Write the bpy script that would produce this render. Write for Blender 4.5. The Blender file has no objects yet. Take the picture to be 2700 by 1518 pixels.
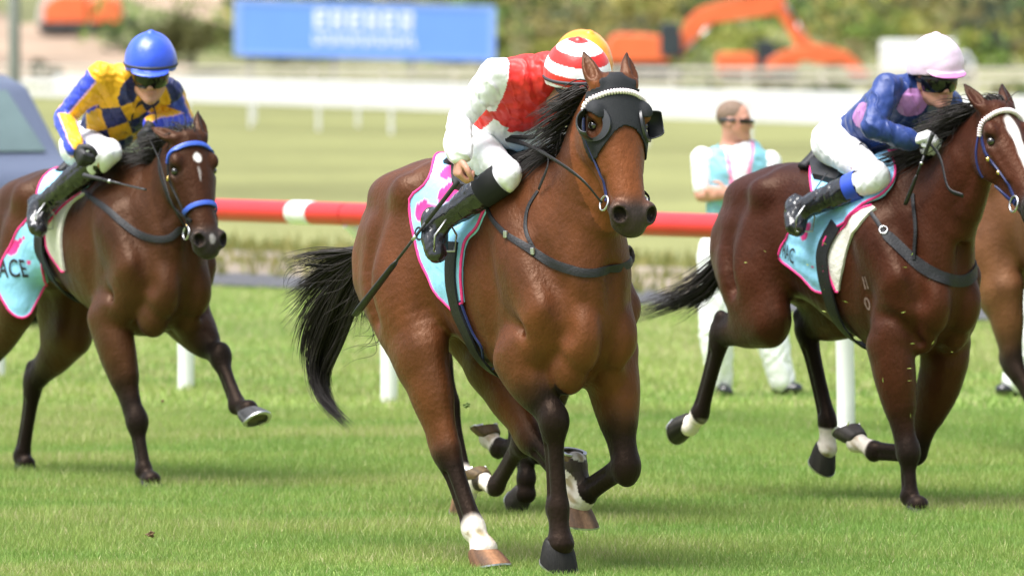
import bpy, bmesh, math, random, time
import numpy as np
from mathutils import Vector, Matrix, Euler
T0 = time.time()
random.seed(7); RNG = np.random.default_rng(7)
scene = bpy.context.scene
COL = bpy.context.collection
R = math.radians

# ------------------------------------------------------------------ camera, sky, sun, exposure
FP = 20000.0                       # focal length in photograph pixels (2700 wide)
CAMZ = 2.16
PITCH = math.atan(659 / FP)
CAM = np.array([0, 0, CAMZ])
cd = bpy.data.cameras.new('camera'); cam = bpy.data.objects.new('camera', cd); COL.objects.link(cam)
cam.location = (0, 0, CAMZ); cam.rotation_euler = (math.pi / 2 - PITCH, 0, 0)
cd.sensor_width = 36; cd.lens = 36 * FP / 2700; cd.clip_start = 1; cd.clip_end = 3000
cd.dof.use_dof = True; cd.dof.focus_distance = 30.75; cd.dof.aperture_fstop = 4.6
scene.camera = cam
SUN_EL, SUN_AZ = 66, 235           # bright overcast: broad soft light from high on the left, behind the camera
w = bpy.data.worlds.new('World'); scene.world = w; w.use_nodes = True
nt = w.node_tree; bg = nt.nodes['Background']
sky = nt.nodes.new('ShaderNodeTexSky'); sky.sky_type = 'NISHITA'; sky.sun_disc = False
sky.sun_elevation = R(SUN_EL); sky.sun_rotation = R(SUN_AZ); sky.air_density = 1.2; sky.dust_density = 4.0
hs = nt.nodes.new('ShaderNodeHueSaturation'); hs.inputs['Saturation'].default_value = 0.6
nt.links.new(sky.outputs[0], hs.inputs['Color']); nt.links.new(hs.outputs[0], bg.inputs[0])
bg.inputs[1].default_value = 0.05
sl = bpy.data.lights.new('sun', 'SUN'); sl.energy = 1.5; sl.angle = R(42); sl.color = (1.0, .99, .985)
so = bpy.data.objects.new('sun', sl); COL.objects.link(so)
az, el = R(SUN_AZ), R(SUN_EL)
sdir = Vector((math.sin(az) * math.cos(el), math.cos(az) * math.cos(el), math.sin(el)))
so.rotation_euler = (-sdir).to_track_quat('-Z', 'Y').to_euler(); so.location = (0, -5, 30)
vs = scene.view_settings; vs.view_transform = 'Standard'; vs.look = 'None'; vs.gamma = 1; vs.use_curve_mapping = False
vs.exposure = 2.36

# ------------------------------------------------------------------ pixel helpers
FW = np.array([0, math.cos(PITCH), -math.sin(PITCH)]); UP = np.array([0, math.sin(PITCH), math.cos(PITCH)])
def ray(x, y):
    d = FW * FP + np.array([x - 1350., 0, 0]) + UP * (759 - y); return d / np.linalg.norm(d)
def gnd(x, y, z=0.):
    d = ray(x, y); return CAM + d * ((z - CAM[2]) / d[2])
def at(x, y, Y):                   # the point of a pixel at the distance Y in front of the camera
    d = ray(x, y); return CAM + d * (Y / d[1])

# ------------------------------------------------------------------ object helpers
def tag(o, label=None, cat=None, group=None, kind=None):
    if label: o['label'] = label
    if cat: o['category'] = cat
    if group: o['group'] = group
    if kind: o['kind'] = kind
    return o
def empty(name, loc=(0, 0, 0), rz=0.):
    o = bpy.data.objects.new(name, None); COL.objects.link(o); o.location = loc; o.rotation_euler = (0, 0, rz)
    o.empty_display_size = .1
    return o
def mesh_obj(name, V, F, mat=None, parent=None, off=None, col=None, smooth=True, mats=None, mi=None):
    V = np.asarray(V, np.float32).reshape(-1, 3)
    if off is not None: V = V - np.asarray(off, np.float32)
    me = bpy.data.meshes.new(name)
    if isinstance(F, np.ndarray):
        n, k = F.shape
        me.vertices.add(len(V)); me.vertices.foreach_set('co', V.ravel())
        me.loops.add(n * k); me.loops.foreach_set('vertex_index', F.ravel().astype(np.int32))
        me.polygons.add(n); me.polygons.foreach_set('loop_start', np.arange(0, n * k, k, dtype=np.int32))
        me.update(calc_edges=True)
    else:
        me.from_pydata([tuple(map(float, v)) for v in V], [], [tuple(map(int, f)) for f in F]); me.update()
    if smooth: me.polygons.foreach_set('use_smooth', np.ones(len(me.polygons), bool))
    if col is not None:
        ca = me.color_attributes.new('Col', 'FLOAT_COLOR', 'POINT')
        c4 = np.ones((len(V), 4), np.float32); c4[:, :3] = col; ca.data.foreach_set('color', c4.ravel())
    for m in (mats or ([mat] if mat else [])): me.materials.append(m)
    if mi is not None: me.polygons.foreach_set('material_index', np.asarray(mi, np.int32))
    o = bpy.data.objects.new(name, me); COL.objects.link(o)
    if parent is not None: o.parent = parent
    return o

class MB:                          # collects simple solids into one mesh
    def __init__(s): s.V = []; s.F = []
    def add(s, V, F):
        n = len(s.V); s.V += [tuple(map(float, v)) for v in V]; s.F += [tuple(i + n for i in f) for f in F]; return s
    def box(s, c, d, M=None, bev=0.0):
        bm = bmesh.new(); bmesh.ops.create_cube(bm, size=1)
        for v in bm.verts: v.co = Vector((v.co.x * d[0], v.co.y * d[1], v.co.z * d[2]))
        if bev: bmesh.ops.bevel(bm, geom=list(bm.edges), offset=bev, segments=2, affect='EDGES', profile=.5)
        bm.verts.index_update()
        V = []
        for v in bm.verts:
            q = (M @ v.co) if M else v.co
            V.append((q[0] + c[0], q[1] + c[1], q[2] + c[2]))
        s.add(V, [tuple(v.index for v in f.verts) for f in bm.faces]); bm.free(); return s
    def tube(s, P, r, n=8, cap=True, flat=1.0, ref=(0, 0, 1)):
        P = [np.asarray(p, float) for p in P]
        rs = r if hasattr(r, '__len__') else [r] * len(P)
        V = []; F = []
        for i, p in enumerate(P):
            t = P[min(i + 1, len(P) - 1)] - P[max(i - 1, 0)]; t = t / (np.linalg.norm(t) + 1e-9)
            a = np.cross(t, ref)
            if np.linalg.norm(a) < 1e-3: a = np.cross(t, (1, 0, 0))
            a /= np.linalg.norm(a); b = np.cross(a, t)
            for k in range(n):
                th = 2 * math.pi * k / n
                V.append(p + rs[i] * (math.cos(th) * a + flat * math.sin(th) * b))
        for i in range(len(P) - 1):
            for k in range(n):
                F.append((i * n + k, i * n + (k + 1) % n, (i + 1) * n + (k + 1) % n, (i + 1) * n + k))
        if cap: F += [tuple(range(n))[::-1], tuple(range((len(P) - 1) * n, len(P) * n))]
        return s.add(V, F)
    def prism(s, poly, y0, y1, M=None):  # poly in x,z extruded along y
        n = len(poly); V = [(x, y0, z) for x, z in poly] + [(x, y1, z) for x, z in poly]
        if M: V = [tuple(M @ Vector(v)) for v in V]
        F = [tuple(range(n)), tuple(range(2 * n - 1, n - 1, -1))] + [(i + n, (i + 1) % n + n, (i + 1) % n, i) for i in range(n)]
        return s.add(V, F)
    def ell(s, c, r, n=12, m=8, M=None):
        V = []; F = []
        for i in range(m + 1):
            ph = math.pi * i / m
            for k in range(n):
                th = 2 * math.pi * k / n
                q = Vector((r[0] * math.sin(ph) * math.cos(th), r[1] * math.sin(ph) * math.sin(th), r[2] * math.cos(ph)))
                if M: q = M @ q
                V.append((q[0] + c[0], q[1] + c[1], q[2] + c[2]))
        for i in range(m):
            for k in range(n): F.append((i * n + k, (i + 1) * n + k, (i + 1) * n + (k + 1) % n, i * n + (k + 1) % n))
        return s.add(V, F)
    def build(s, name, mat, parent=None, off=None, smooth=False):
        return mesh_obj(name, s.V, s.F, mat, parent, off, smooth=smooth)
def autosmooth(o, ang=40):
    o.data.polygons.foreach_set('use_smooth', np.ones(len(o.data.polygons), bool))
    me = o.data; bm = bmesh.new(); bm.from_mesh(me)
    for e in bm.edges:
        e.smooth = not (len(e.link_faces) == 2 and e.calc_face_angle(0) > R(ang))
    bm.to_mesh(me); bm.free(); return o

# ------------------------------------------------------------------ materials
MATS = {}
def mat(name, color=(.5, .5, .5), rough=.6, spec=.5, metal=0., var=.15, vscale=6., bump=0., bscale=40., attr=False,
        sheen=0., coat=0., stretch=None, trans=0., sub=0., var2=0., v2scale=1., bump2=0., b2scale=100., tint=None, wave=0., wscale=7., specmap=None):
    if name in MATS: return MATS[name]
    m = bpy.data.materials.new(name); m.use_nodes = True; n = m.node_tree.nodes; l = m.node_tree.links
    b = n['Principled BSDF']; b.inputs['Roughness'].default_value = rough; b.inputs['Metallic'].default_value = metal
    b.inputs['Specular IOR Level'].default_value = spec
    if sheen: b.inputs['Sheen Weight'].default_value = sheen; b.inputs['Sheen Roughness'].default_value = .4
    if coat: b.inputs['Coat Weight'].default_value = coat; b.inputs['Coat Roughness'].default_value = .15
    if sub:
        b.inputs['Subsurface Weight'].default_value = sub; b.inputs['Subsurface Radius'].default_value = (.02, .008, .005)
    if tint: b.inputs['Specular Tint'].default_value = (*tint, 1)
    tc = n.new('ShaderNodeTexCoord')
    src = tc.outputs['Object']
    if stretch:
        mp = n.new('ShaderNodeMapping'); mp.inputs['Scale'].default_value = stretch; l.new(src, mp.inputs[0]); src = mp.outputs[0]
    nz = n.new('ShaderNodeTexNoise'); nz.inputs['Scale'].default_value = vscale; nz.inputs['Detail'].default_value = 6
    nz.inputs['Roughness'].default_value = .65; l.new(src, nz.inputs['Vector'])
    mr = n.new('ShaderNodeMapRange'); mr.inputs['From Min'].default_value = .25; mr.inputs['From Max'].default_value = .75
    mr.inputs['To Min'].default_value = 1 - var; mr.inputs['To Max'].default_value = 1 + var; l.new(nz.outputs['Fac'], mr.inputs['Value'])
    mul = n.new('ShaderNodeMix'); mul.data_type = 'RGBA'; mul.blend_type = 'MULTIPLY'; mul.inputs['Factor'].default_value = 1
    if attr:
        a = n.new('ShaderNodeAttribute'); a.attribute_name = 'Col'; l.new(a.outputs['Color'], mul.inputs['A'])
    else: mul.inputs['A'].default_value = (*color, 1)
    l.new(mr.outputs[0], mul.inputs['B']); outc = mul.outputs['Result']
    if specmap:                     # dark hair is duller than the bay coat
        bwn = n.new('ShaderNodeRGBToBW'); l.new(a.outputs['Color'], bwn.inputs[0]); sm_ = n.new('ShaderNodeMapRange'); sm_.inputs['From Min'].default_value = .007; sm_.inputs['From Max'].default_value = .025
        sm_.inputs['To Min'].default_value = specmap; sm_.inputs['To Max'].default_value = spec; l.new(bwn.outputs[0], sm_.inputs['Value']); l.new(sm_.outputs[0], b.inputs['Specular IOR Level'])
    if var2:
        nz2 = n.new('ShaderNodeTexNoise'); nz2.inputs['Scale'].default_value = v2scale; nz2.inputs['Detail'].default_value = 3; l.new(src, nz2.inputs['Vector'])
        mr2 = n.new('ShaderNodeMapRange'); mr2.inputs['From Min'].default_value = .3; mr2.inputs['From Max'].default_value = .7
        mr2.inputs['To Min'].default_value = 1 - var2; mr2.inputs['To Max'].default_value = 1 + var2; l.new(nz2.outputs['Fac'], mr2.inputs['Value'])
        mu2 = n.new('ShaderNodeMix'); mu2.data_type = 'RGBA'; mu2.blend_type = 'MULTIPLY'; mu2.inputs['Factor'].default_value = 1
        l.new(outc, mu2.inputs['A']); l.new(mr2.outputs[0], mu2.inputs['B']); outc = mu2.outputs['Result']
    l.new(outc, b.inputs['Base Color'])
    # roughness varies a little too
    mrr = n.new('ShaderNodeMapRange'); mrr.inputs['To Min'].default_value = max(rough - .1, .02); mrr.inputs['To Max'].default_value = min(rough + .1, 1)
    l.new(nz.outputs['Fac'], mrr.inputs['Value']); l.new(mrr.outputs[0], b.inputs['Roughness'])
    if bump:
        bz = n.new('ShaderNodeTexNoise'); bz.inputs['Scale'].default_value = bscale; bz.inputs['Detail'].default_value = 4; l.new(src, bz.inputs['Vector'])
        bp = n.new('ShaderNodeBump'); bp.inputs['Strength'].default_value = bump; bp.inputs['Distance'].default_value = .02
        l.new(bz.outputs['Fac'], bp.inputs['Height']); l.new(bp.outputs[0], b.inputs['Normal'])
        if wave:
            wv = n.new('ShaderNodeTexWave'); wv.inputs['Scale'].default_value = wscale; wv.inputs['Distortion'].default_value = 7; wv.inputs['Detail'].default_value = 2.5; wv.inputs['Detail Scale'].default_value = 1.6
            wv.bands_direction = 'DIAGONAL'; l.new(src, wv.inputs['Vector']); pw = n.new('ShaderNodeMath'); pw.operation = 'POWER'; pw.inputs[1].default_value = 3; l.new(wv.outputs['Fac'], pw.inputs[0])
            bw = n.new('ShaderNodeBump'); bw.inputs['Strength'].default_value = wave; bw.inputs['Distance'].default_value = .012
            l.new(pw.outputs[0], bw.inputs['Height']); l.new(bp.outputs[0], bw.inputs['Normal']); l.new(bw.outputs[0], b.inputs['Normal'])
        if bump2:
            bz2 = n.new('ShaderNodeTexNoise'); bz2.inputs['Scale'].default_value = b2scale; bz2.inputs['Detail'].default_value = 3; l.new(src, bz2.inputs['Vector'])
            bp2 = n.new('ShaderNodeBump'); bp2.inputs['Strength'].default_value = bump2; bp2.inputs['Distance'].default_value = .01
            l.new(bz2.outputs['Fac'], bp2.inputs['Height']); l.new(bp.outputs[0], bp2.inputs['Normal']); l.new(bp2.outputs[0], b.inputs['Normal'])
    if trans:
        tr = n.new('ShaderNodeBsdfTranslucent'); mx = n.new('ShaderNodeMixShader'); mx.inputs[0].default_value = trans
        l.new(outc, tr.inputs['Color']); l.new(b.outputs[0], mx.inputs[1]); l.new(tr.outputs[0], mx.inputs[2])
        l.new(mx.outputs[0], n['Material Output'].inputs['Surface'])
    MATS[name] = m; return m

# ------------------------------------------------------------------ implicit-surface modelling
def catmull(A, sub):
    A = np.asarray(A, float); n = len(A)
    if n == 2: return np.array([A[0] + (A[1] - A[0]) * t for t in np.linspace(0, 1, 2)])
    out = []
    for i in range(n - 1):
        p0 = A[max(i - 1, 0)] if i > 0 else 2 * A[0] - A[1]; p1 = A[i]; p2 = A[i + 1]
        p3 = A[i + 2] if i + 2 < n else 2 * A[-1] - A[-2]
        for k in range(sub):
            t = k / sub
            out.append(.5 * ((2 * p1) + (-p0 + p2) * t + (2 * p0 - 5 * p1 + 4 * p2 - p3) * t * t + (-p0 + 3 * p1 - 3 * p2 + p3) * t ** 3))
    out.append(A[-1]); return np.array(out)
def smin(a, b, k):
    h = np.maximum(k - np.abs(a - b), 0) / k
    return np.minimum(a, b) - h * h * k * .25
class Field:
    def __init__(s, lo, hi, h):
        s.lo = np.array(lo, float); s.h = h
        s.n = np.ceil((np.array(hi) - s.lo) / h).astype(int) + 1
        s.f = np.full(s.n, .3, np.float32)
        s.ax = [np.float32(s.lo[i]) + np.arange(s.n[i], dtype=np.float32) * np.float32(h) for i in range(3)]
    def box(s, lo, hi):
        a = np.clip(np.floor((np.asarray(lo) - s.lo) / s.h).astype(int), 0, s.n - 1)
        b = np.clip(np.ceil((np.asarray(hi) - s.lo) / s.h).astype(int) + 1, 1, s.n)
        sl = tuple(slice(a[i], max(b[i], a[i] + 1)) for i in range(3))
        X = s.ax[0][sl[0]][:, None, None]; Y = s.ax[1][sl[1]][None, :, None]; Z = s.ax[2][sl[2]][None, None, :]
        return sl, X, Y, Z
    def merge(s, sl, d, k, carve):
        if carve:
            g = -smin(-s.f[sl], d, k) if k else np.maximum(s.f[sl], -d)
        else: g = smin(s.f[sl], d, k) if k else np.minimum(s.f[sl], d)
        s.f[sl] = g
    def chain(s, nodes, k=.04, w=(0, 1, 0), sub=3, carve=False, grow=0., capk=0.):
        N = []
        for q in nodes:
            q = list(q)
            if len(q) == 4: q.append(q[3])
            N.append(q)
        N = np.array(N, float); W = np.asarray(w, float)
        W = np.tile(W, (len(N), 1)) if W.ndim == 1 else W
        D = catmull(np.hstack([N, W]), sub); D[:, 3:5] = np.maximum(D[:, 3:5] + grow, .002)
        m = .025 + k
        rm = D[:, 3:5].max()
        SL, _, _, _ = s.box((D[:, :3] - rm).min(0) - m, (D[:, :3] + rm).max(0) + m)
        st = [x.start for x in SL]
        loc = np.full([x.stop - x.start for x in SL], .3, np.float32)
        for i in range(len(D) - 1):
            a, b = D[i], D[i + 1]; u = b[:3] - a[:3]; L = np.linalg.norm(u)
            if L < 1e-6: continue
            u = u / L; wv = (a[5:] + b[5:]); wv = wv - u * (wv @ u); wv /= np.linalg.norm(wv) + 1e-9; vv = np.cross(u, wv)
            r = max(a[3], a[4], b[3], b[4])
            sl, X, Y, Z = s.box(np.minimum(a[:3], b[:3]) - r - m, np.maximum(a[:3], b[:3]) + r + m)
            X = X - np.float32(a[0]); Y = Y - np.float32(a[1]); Z = Z - np.float32(a[2])
            def dot(q): return X * np.float32(q[0]) + Y * np.float32(q[1]) + Z * np.float32(q[2])
            tu = dot(u); t = np.clip(tu / np.float32(L), 0, 1); du = tu - t * np.float32(L)
            dw = dot(wv); dv = dot(vv)
            rw = np.float32(a[3]) + t * np.float32(b[3] - a[3]); rv = np.float32(a[4]) + t * np.float32(b[4] - a[4])
            re = np.minimum(rw, rv); rx = np.maximum(rw, rv)
            rx = re + (rx - re) * np.float32(capk); rc = re if not capk or len(D) == 2 else np.where(du < 0, re if i == 0 else rx, re if i == len(D) - 2 else rx)
            q2 = dw * dw + dv * dv + du * du
            kk = np.sqrt((dw / rw) ** 2 + (dv / rv) ** 2 + (du / rc) ** 2) + np.float32(1e-6)
            d = np.sqrt(q2) * (1 - 1 / kk)
            d = np.where(kk < .35, -re * np.float32(.65), d)
            ls = tuple(slice(sl[j].start - st[j], sl[j].stop - st[j]) for j in range(3))
            loc[ls] = np.minimum(loc[ls], d)
        s.merge(SL, loc, k, carve)
    def ell(s, c, r, k=.04, axes=None, carve=False):
        r = np.asarray(r, float); m = .025 + k; A = np.eye(3) if axes is None else np.asarray(axes, float)
        rr = r.max()
        sl, X, Y, Z = s.box(np.asarray(c) - rr - m, np.asarray(c) + rr + m)
        X = X - np.float32(c[0]); Y = Y - np.float32(c[1]); Z = Z - np.float32(c[2])
        g = [X * np.float32(A[i][0]) + Y * np.float32(A[i][1]) + Z * np.float32(A[i][2]) for i in range(3)]
        q2 = g[0] ** 2 + g[1] ** 2 + g[2] ** 2
        kk = np.sqrt((g[0] / np.float32(r[0])) ** 2 + (g[1] / np.float32(r[1])) ** 2 + (g[2] / np.float32(r[2])) ** 2) + np.float32(1e-6)
        d = np.sqrt(q2) * (1 - 1 / kk); d = np.where(kk < .35, -np.float32(r.min() * .65), d)
        s.merge(sl, d, k, carve)
    def plane(s, p, n):             # cut away the side the normal n points to
        X, Y, Z = s.ax[0][:, None, None], s.ax[1][None, :, None], s.ax[2][None, None, :]
        n = np.asarray(n, float) / np.linalg.norm(n)
        s.f = np.maximum(s.f, ((X - p[0]) * n[0] + (Y - p[1]) * n[1] + (Z - p[2]) * n[2]).astype(np.float32))
    def warp(s, amp, freq, seed=0, n=5, aniso=(1, 1, 1)):   # wrinkles: a few folded sine waves
        rg = np.random.default_rng(seed)
        idx = np.argwhere(np.abs(s.f) < amp * 3 + 2 * s.h)
        P = (s.lo + idx * s.h) * np.array(aniso)
        v = np.zeros(len(P))
        for i in range(n):
            d = rg.normal(size=3); d /= np.linalg.norm(d); f = freq * rg.uniform(.7, 1.5)
            d2 = rg.normal(size=3); q = P @ d * f + 1.3 * np.sin(P @ d2 * f * .35 + rg.uniform(0, 6))
            v += 1 - np.abs(np.sin(q + rg.uniform(0, 6))) * 1.6
        s.f[tuple(idx.T)] += (amp * v / n ** .5).astype(np.float32)
    def sample(s, P):
        P = np.atleast_2d(P); q = (P - s.lo) / s.h
        i = np.clip(np.floor(q).astype(int), 0, s.n - 2); t = np.clip(q - i, 0, 1)
        out = 0
        for dx in (0, 1):
            for dy in (0, 1):
                for dz in (0, 1):
                    wt = (t[:, 0] if dx else 1 - t[:, 0]) * (t[:, 1] if dy else 1 - t[:, 1]) * (t[:, 2] if dz else 1 - t[:, 2])
                    out = out + wt * s.f[i[:, 0] + dx, i[:, 1] + dy, i[:, 2] + dz]
        inside = np.all((q >= 0) & (q <= s.n - 1), axis=1)
        return np.where(inside, out, .3)
    def grad(s, P, e=.012):
        P = np.atleast_2d(P); g = np.stack([s.sample(P + e * np.eye(3)[i]) - s.sample(P - e * np.eye(3)[i]) for i in range(3)], 1)
        return g / (np.linalg.norm(g, axis=1, keepdims=True) + 1e-9)
    def snap(s, P, off=0., it=8):
        P = np.atleast_2d(np.array(P, float))
        for _ in range(it): P = P - np.clip(s.sample(P) - off, -.05, .05)[:, None] * s.grad(P) * .8
        return P
    def trace(s, o, d, tmax=6., off=0.):
        o = np.asarray(o, float); d = np.asarray(d, float); t = 0.
        # start at the box
        hi = s.lo + (s.n - 1) * s.h
        with np.errstate(divide='ignore'):
            t1 = (s.lo - o) / d; t2 = (hi - o) / d
        t = max(np.minimum(t1, t2).max(), 0.); te = np.maximum(t1, t2).min()
        while t < te:
            v = s.sample(o + d * t)[0] - off
            if v < .0008: return o + d * t
            t += max(.45 * min(v, .05), .0012)
        return None
    def mesh(s, smooth=1):
        f = s.f; ins = f < 0
        c = [ins[:-1, :-1, :-1], ins[1:, :-1, :-1], ins[:-1, 1:, :-1], ins[1:, 1:, :-1], ins[:-1, :-1, 1:], ins[1:, :-1, 1:], ins[:-1, 1:, 1:], ins[1:, 1:, 1:]]
        al = c[0] & c[1] & c[2] & c[3] & c[4] & c[5] & c[6] & c[7]
        an = c[0] | c[1] | c[2] | c[3] | c[4] | c[5] | c[6] | c[7]
        act = an & ~al
        ijk = np.argwhere(act); n = len(ijk)
        ids = np.full(act.shape, -1, np.int32); ids[tuple(ijk.T)] = np.arange(n)
        off = np.array([[0, 0, 0], [1, 0, 0], [0, 1, 0], [1, 1, 0], [0, 0, 1], [1, 0, 1], [0, 1, 1], [1, 1, 1]])
        val = np.stack([f[ijk[:, 0] + o[0], ijk[:, 1] + o[1], ijk[:, 2] + o[2]] for o in off], 1)
        ed = [(0, 1), (2, 3), (4, 5), (6, 7), (0, 2), (1, 3), (4, 6), (5, 7), (0, 4), (1, 5), (2, 6), (3, 7)]
        acc = np.zeros((n, 3)); cnt = np.zeros(n)
        for a, b in ed:
            va, vb = val[:, a], val[:, b]; m = (va < 0) != (vb < 0)
            t = np.where(m, va / np.where(m, va - vb, 1), 0)
            acc += m[:, None] * (off[a] + t[:, None] * (off[b] - off[a])); cnt += m
        V = s.lo + (ijk + acc / cnt[:, None]) * s.h
        Fs = []
        for axn in range(3):
            o1, o2 = [(1, 2), (2, 0), (0, 1)][axn]
            sa = [slice(0, None)] * 3; sb = [slice(0, None)] * 3; sa[axn] = slice(0, -1); sb[axn] = slice(1, None)
            A = ins[tuple(sa)]; B = ins[tuple(sb)]
            e = np.argwhere(A != B)
            e = e[(e[:, o1] > 0) & (e[:, o2] > 0) & (e[:, o1] < s.n[o1] - 1) & (e[:, o2] < s.n[o2] - 1)]
            flip = A[tuple(e.T)]
            u = np.zeros(3, int); u[o1] = 1; v = np.zeros(3, int); v[o2] = 1
            q = [ids[tuple((e - u - v).T)], ids[tuple((e - v).T)], ids[tuple(e.T)], ids[tuple((e - u).T)]]
            q = np.stack(q, 1); q[~flip] = q[~flip][:, ::-1]; Fs.append(q)
        F = np.concatenate(Fs); F = F[(F >= 0).all(1)]
        I = np.concatenate([F[:, a] for a in range(4)] * 2); Jn = np.concatenate([F[:, (a + 1) % 4] for a in range(4)] + [F[:, (a - 1) % 4] for a in range(4)])
        cn = np.maximum(np.bincount(I, minlength=n), 1)
        for _ in range(smooth):
            V = .5 * V + .5 * np.stack([np.bincount(I, V[Jn, j], n) / cn for j in range(3)], 1)
        return V, F
def sstep(a, b, x):
    t = np.clip((x - a) / (b - a), 0, 1); return t * t * (3 - 2 * t)
def seg_param(P, A):                # for points P: distance to the polyline A and the parameter along it
    best = np.full(len(P), 9.); par = np.zeros(len(P))
    for i in range(len(A) - 1):
        a, b = np.asarray(A[i]), np.asarray(A[i + 1]); u = b - a; L2 = u @ u
        t = np.clip(((P - a) @ u) / L2, 0, 1); d = np.linalg.norm(P - a - t[:, None] * u, axis=1)
        m = d < best; best[m] = d[m]; par[m] = i + t[m]
    return best, par
def vnoise(P, f, seed):
    rg = np.random.default_rng(seed); v = np.zeros(len(P))
    for i in range(6):
        d = rg.normal(size=3); v += np.sin(P @ d * f * rg.uniform(.6, 1.6) + rg.uniform(0, 6.28))
    return v / 6
# ------------------------------------------------------------------ horses
M_COAT = mat('horse_coat', rough=.46, spec=.36, var=.28, vscale=10, bump=.36, bscale=14, attr=True, sheen=.03, stretch=(.7, 1, .55), var2=.18, v2scale=3.2, bump2=.30, b2scale=95, tint=(1., .68, .48), specmap=.14)
M_HAIR = mat('horse_hair', (.016, .012, .010), rough=.55, spec=.3, var=.4, vscale=30)
M_HOOF = mat('hoof_horn', rough=.6, spec=.22, var=.35, vscale=25, attr=True, stretch=(3, 3, .6), bump=.15, bscale=60)
M_STEEL = mat('steel', (.55, .55, .55), rough=.35, metal=1., var=.2, vscale=40)
M_EYE = mat('horse_eye', (.008, .005, .004), rough=.08, spec=.6, coat=1., var=.1)
M_LEATHER = mat('black_leather', (.011, .011, .013), spec=.35, rough=.55, var=.3, vscale=20, bump=.15, bscale=90)
M_HOODM = mat('hood_fabric', (.014, .015, .017), rough=.75, spec=.3, var=.25, vscale=60, bump=.1, bscale=160)
M_CUP = mat('blinker_plastic', (.02, .021, .023), rough=.33, var=.2, vscale=20)
M_BRASS = mat('brass', (.75, .55, .2), rough=.3, metal=1., var=.2, vscale=40)
M_NAVY = mat('navy_webbing', (.012, .02, .10), rough=.5, var=.2, vscale=30)
M_BLUEB = mat('blue_webbing', (.04, .10, .50), rough=.5, var=.2, vscale=30)
M_FLEECE = mat('white_braid', (.75, .66, .66), rough=.8, var=.12, vscale=60)
M_CLOTH = mat('saddle_cloth_fabric', rough=.6, spec=.3, var=.06, vscale=18, bump=.25, bscale=22, attr=True)
M_PINK = mat('pink_piping', (.72, .03, .20), rough=.6, var=.12, vscale=30)
M_PAD = mat('cream_pad', (.66, .63, .56), rough=.85, var=.12, vscale=25, bump=.3, bscale=45)
M_BLACKPRINT = mat('black_print', (.012, .012, .014), rough=.6, var=.2, vscale=30)

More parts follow.
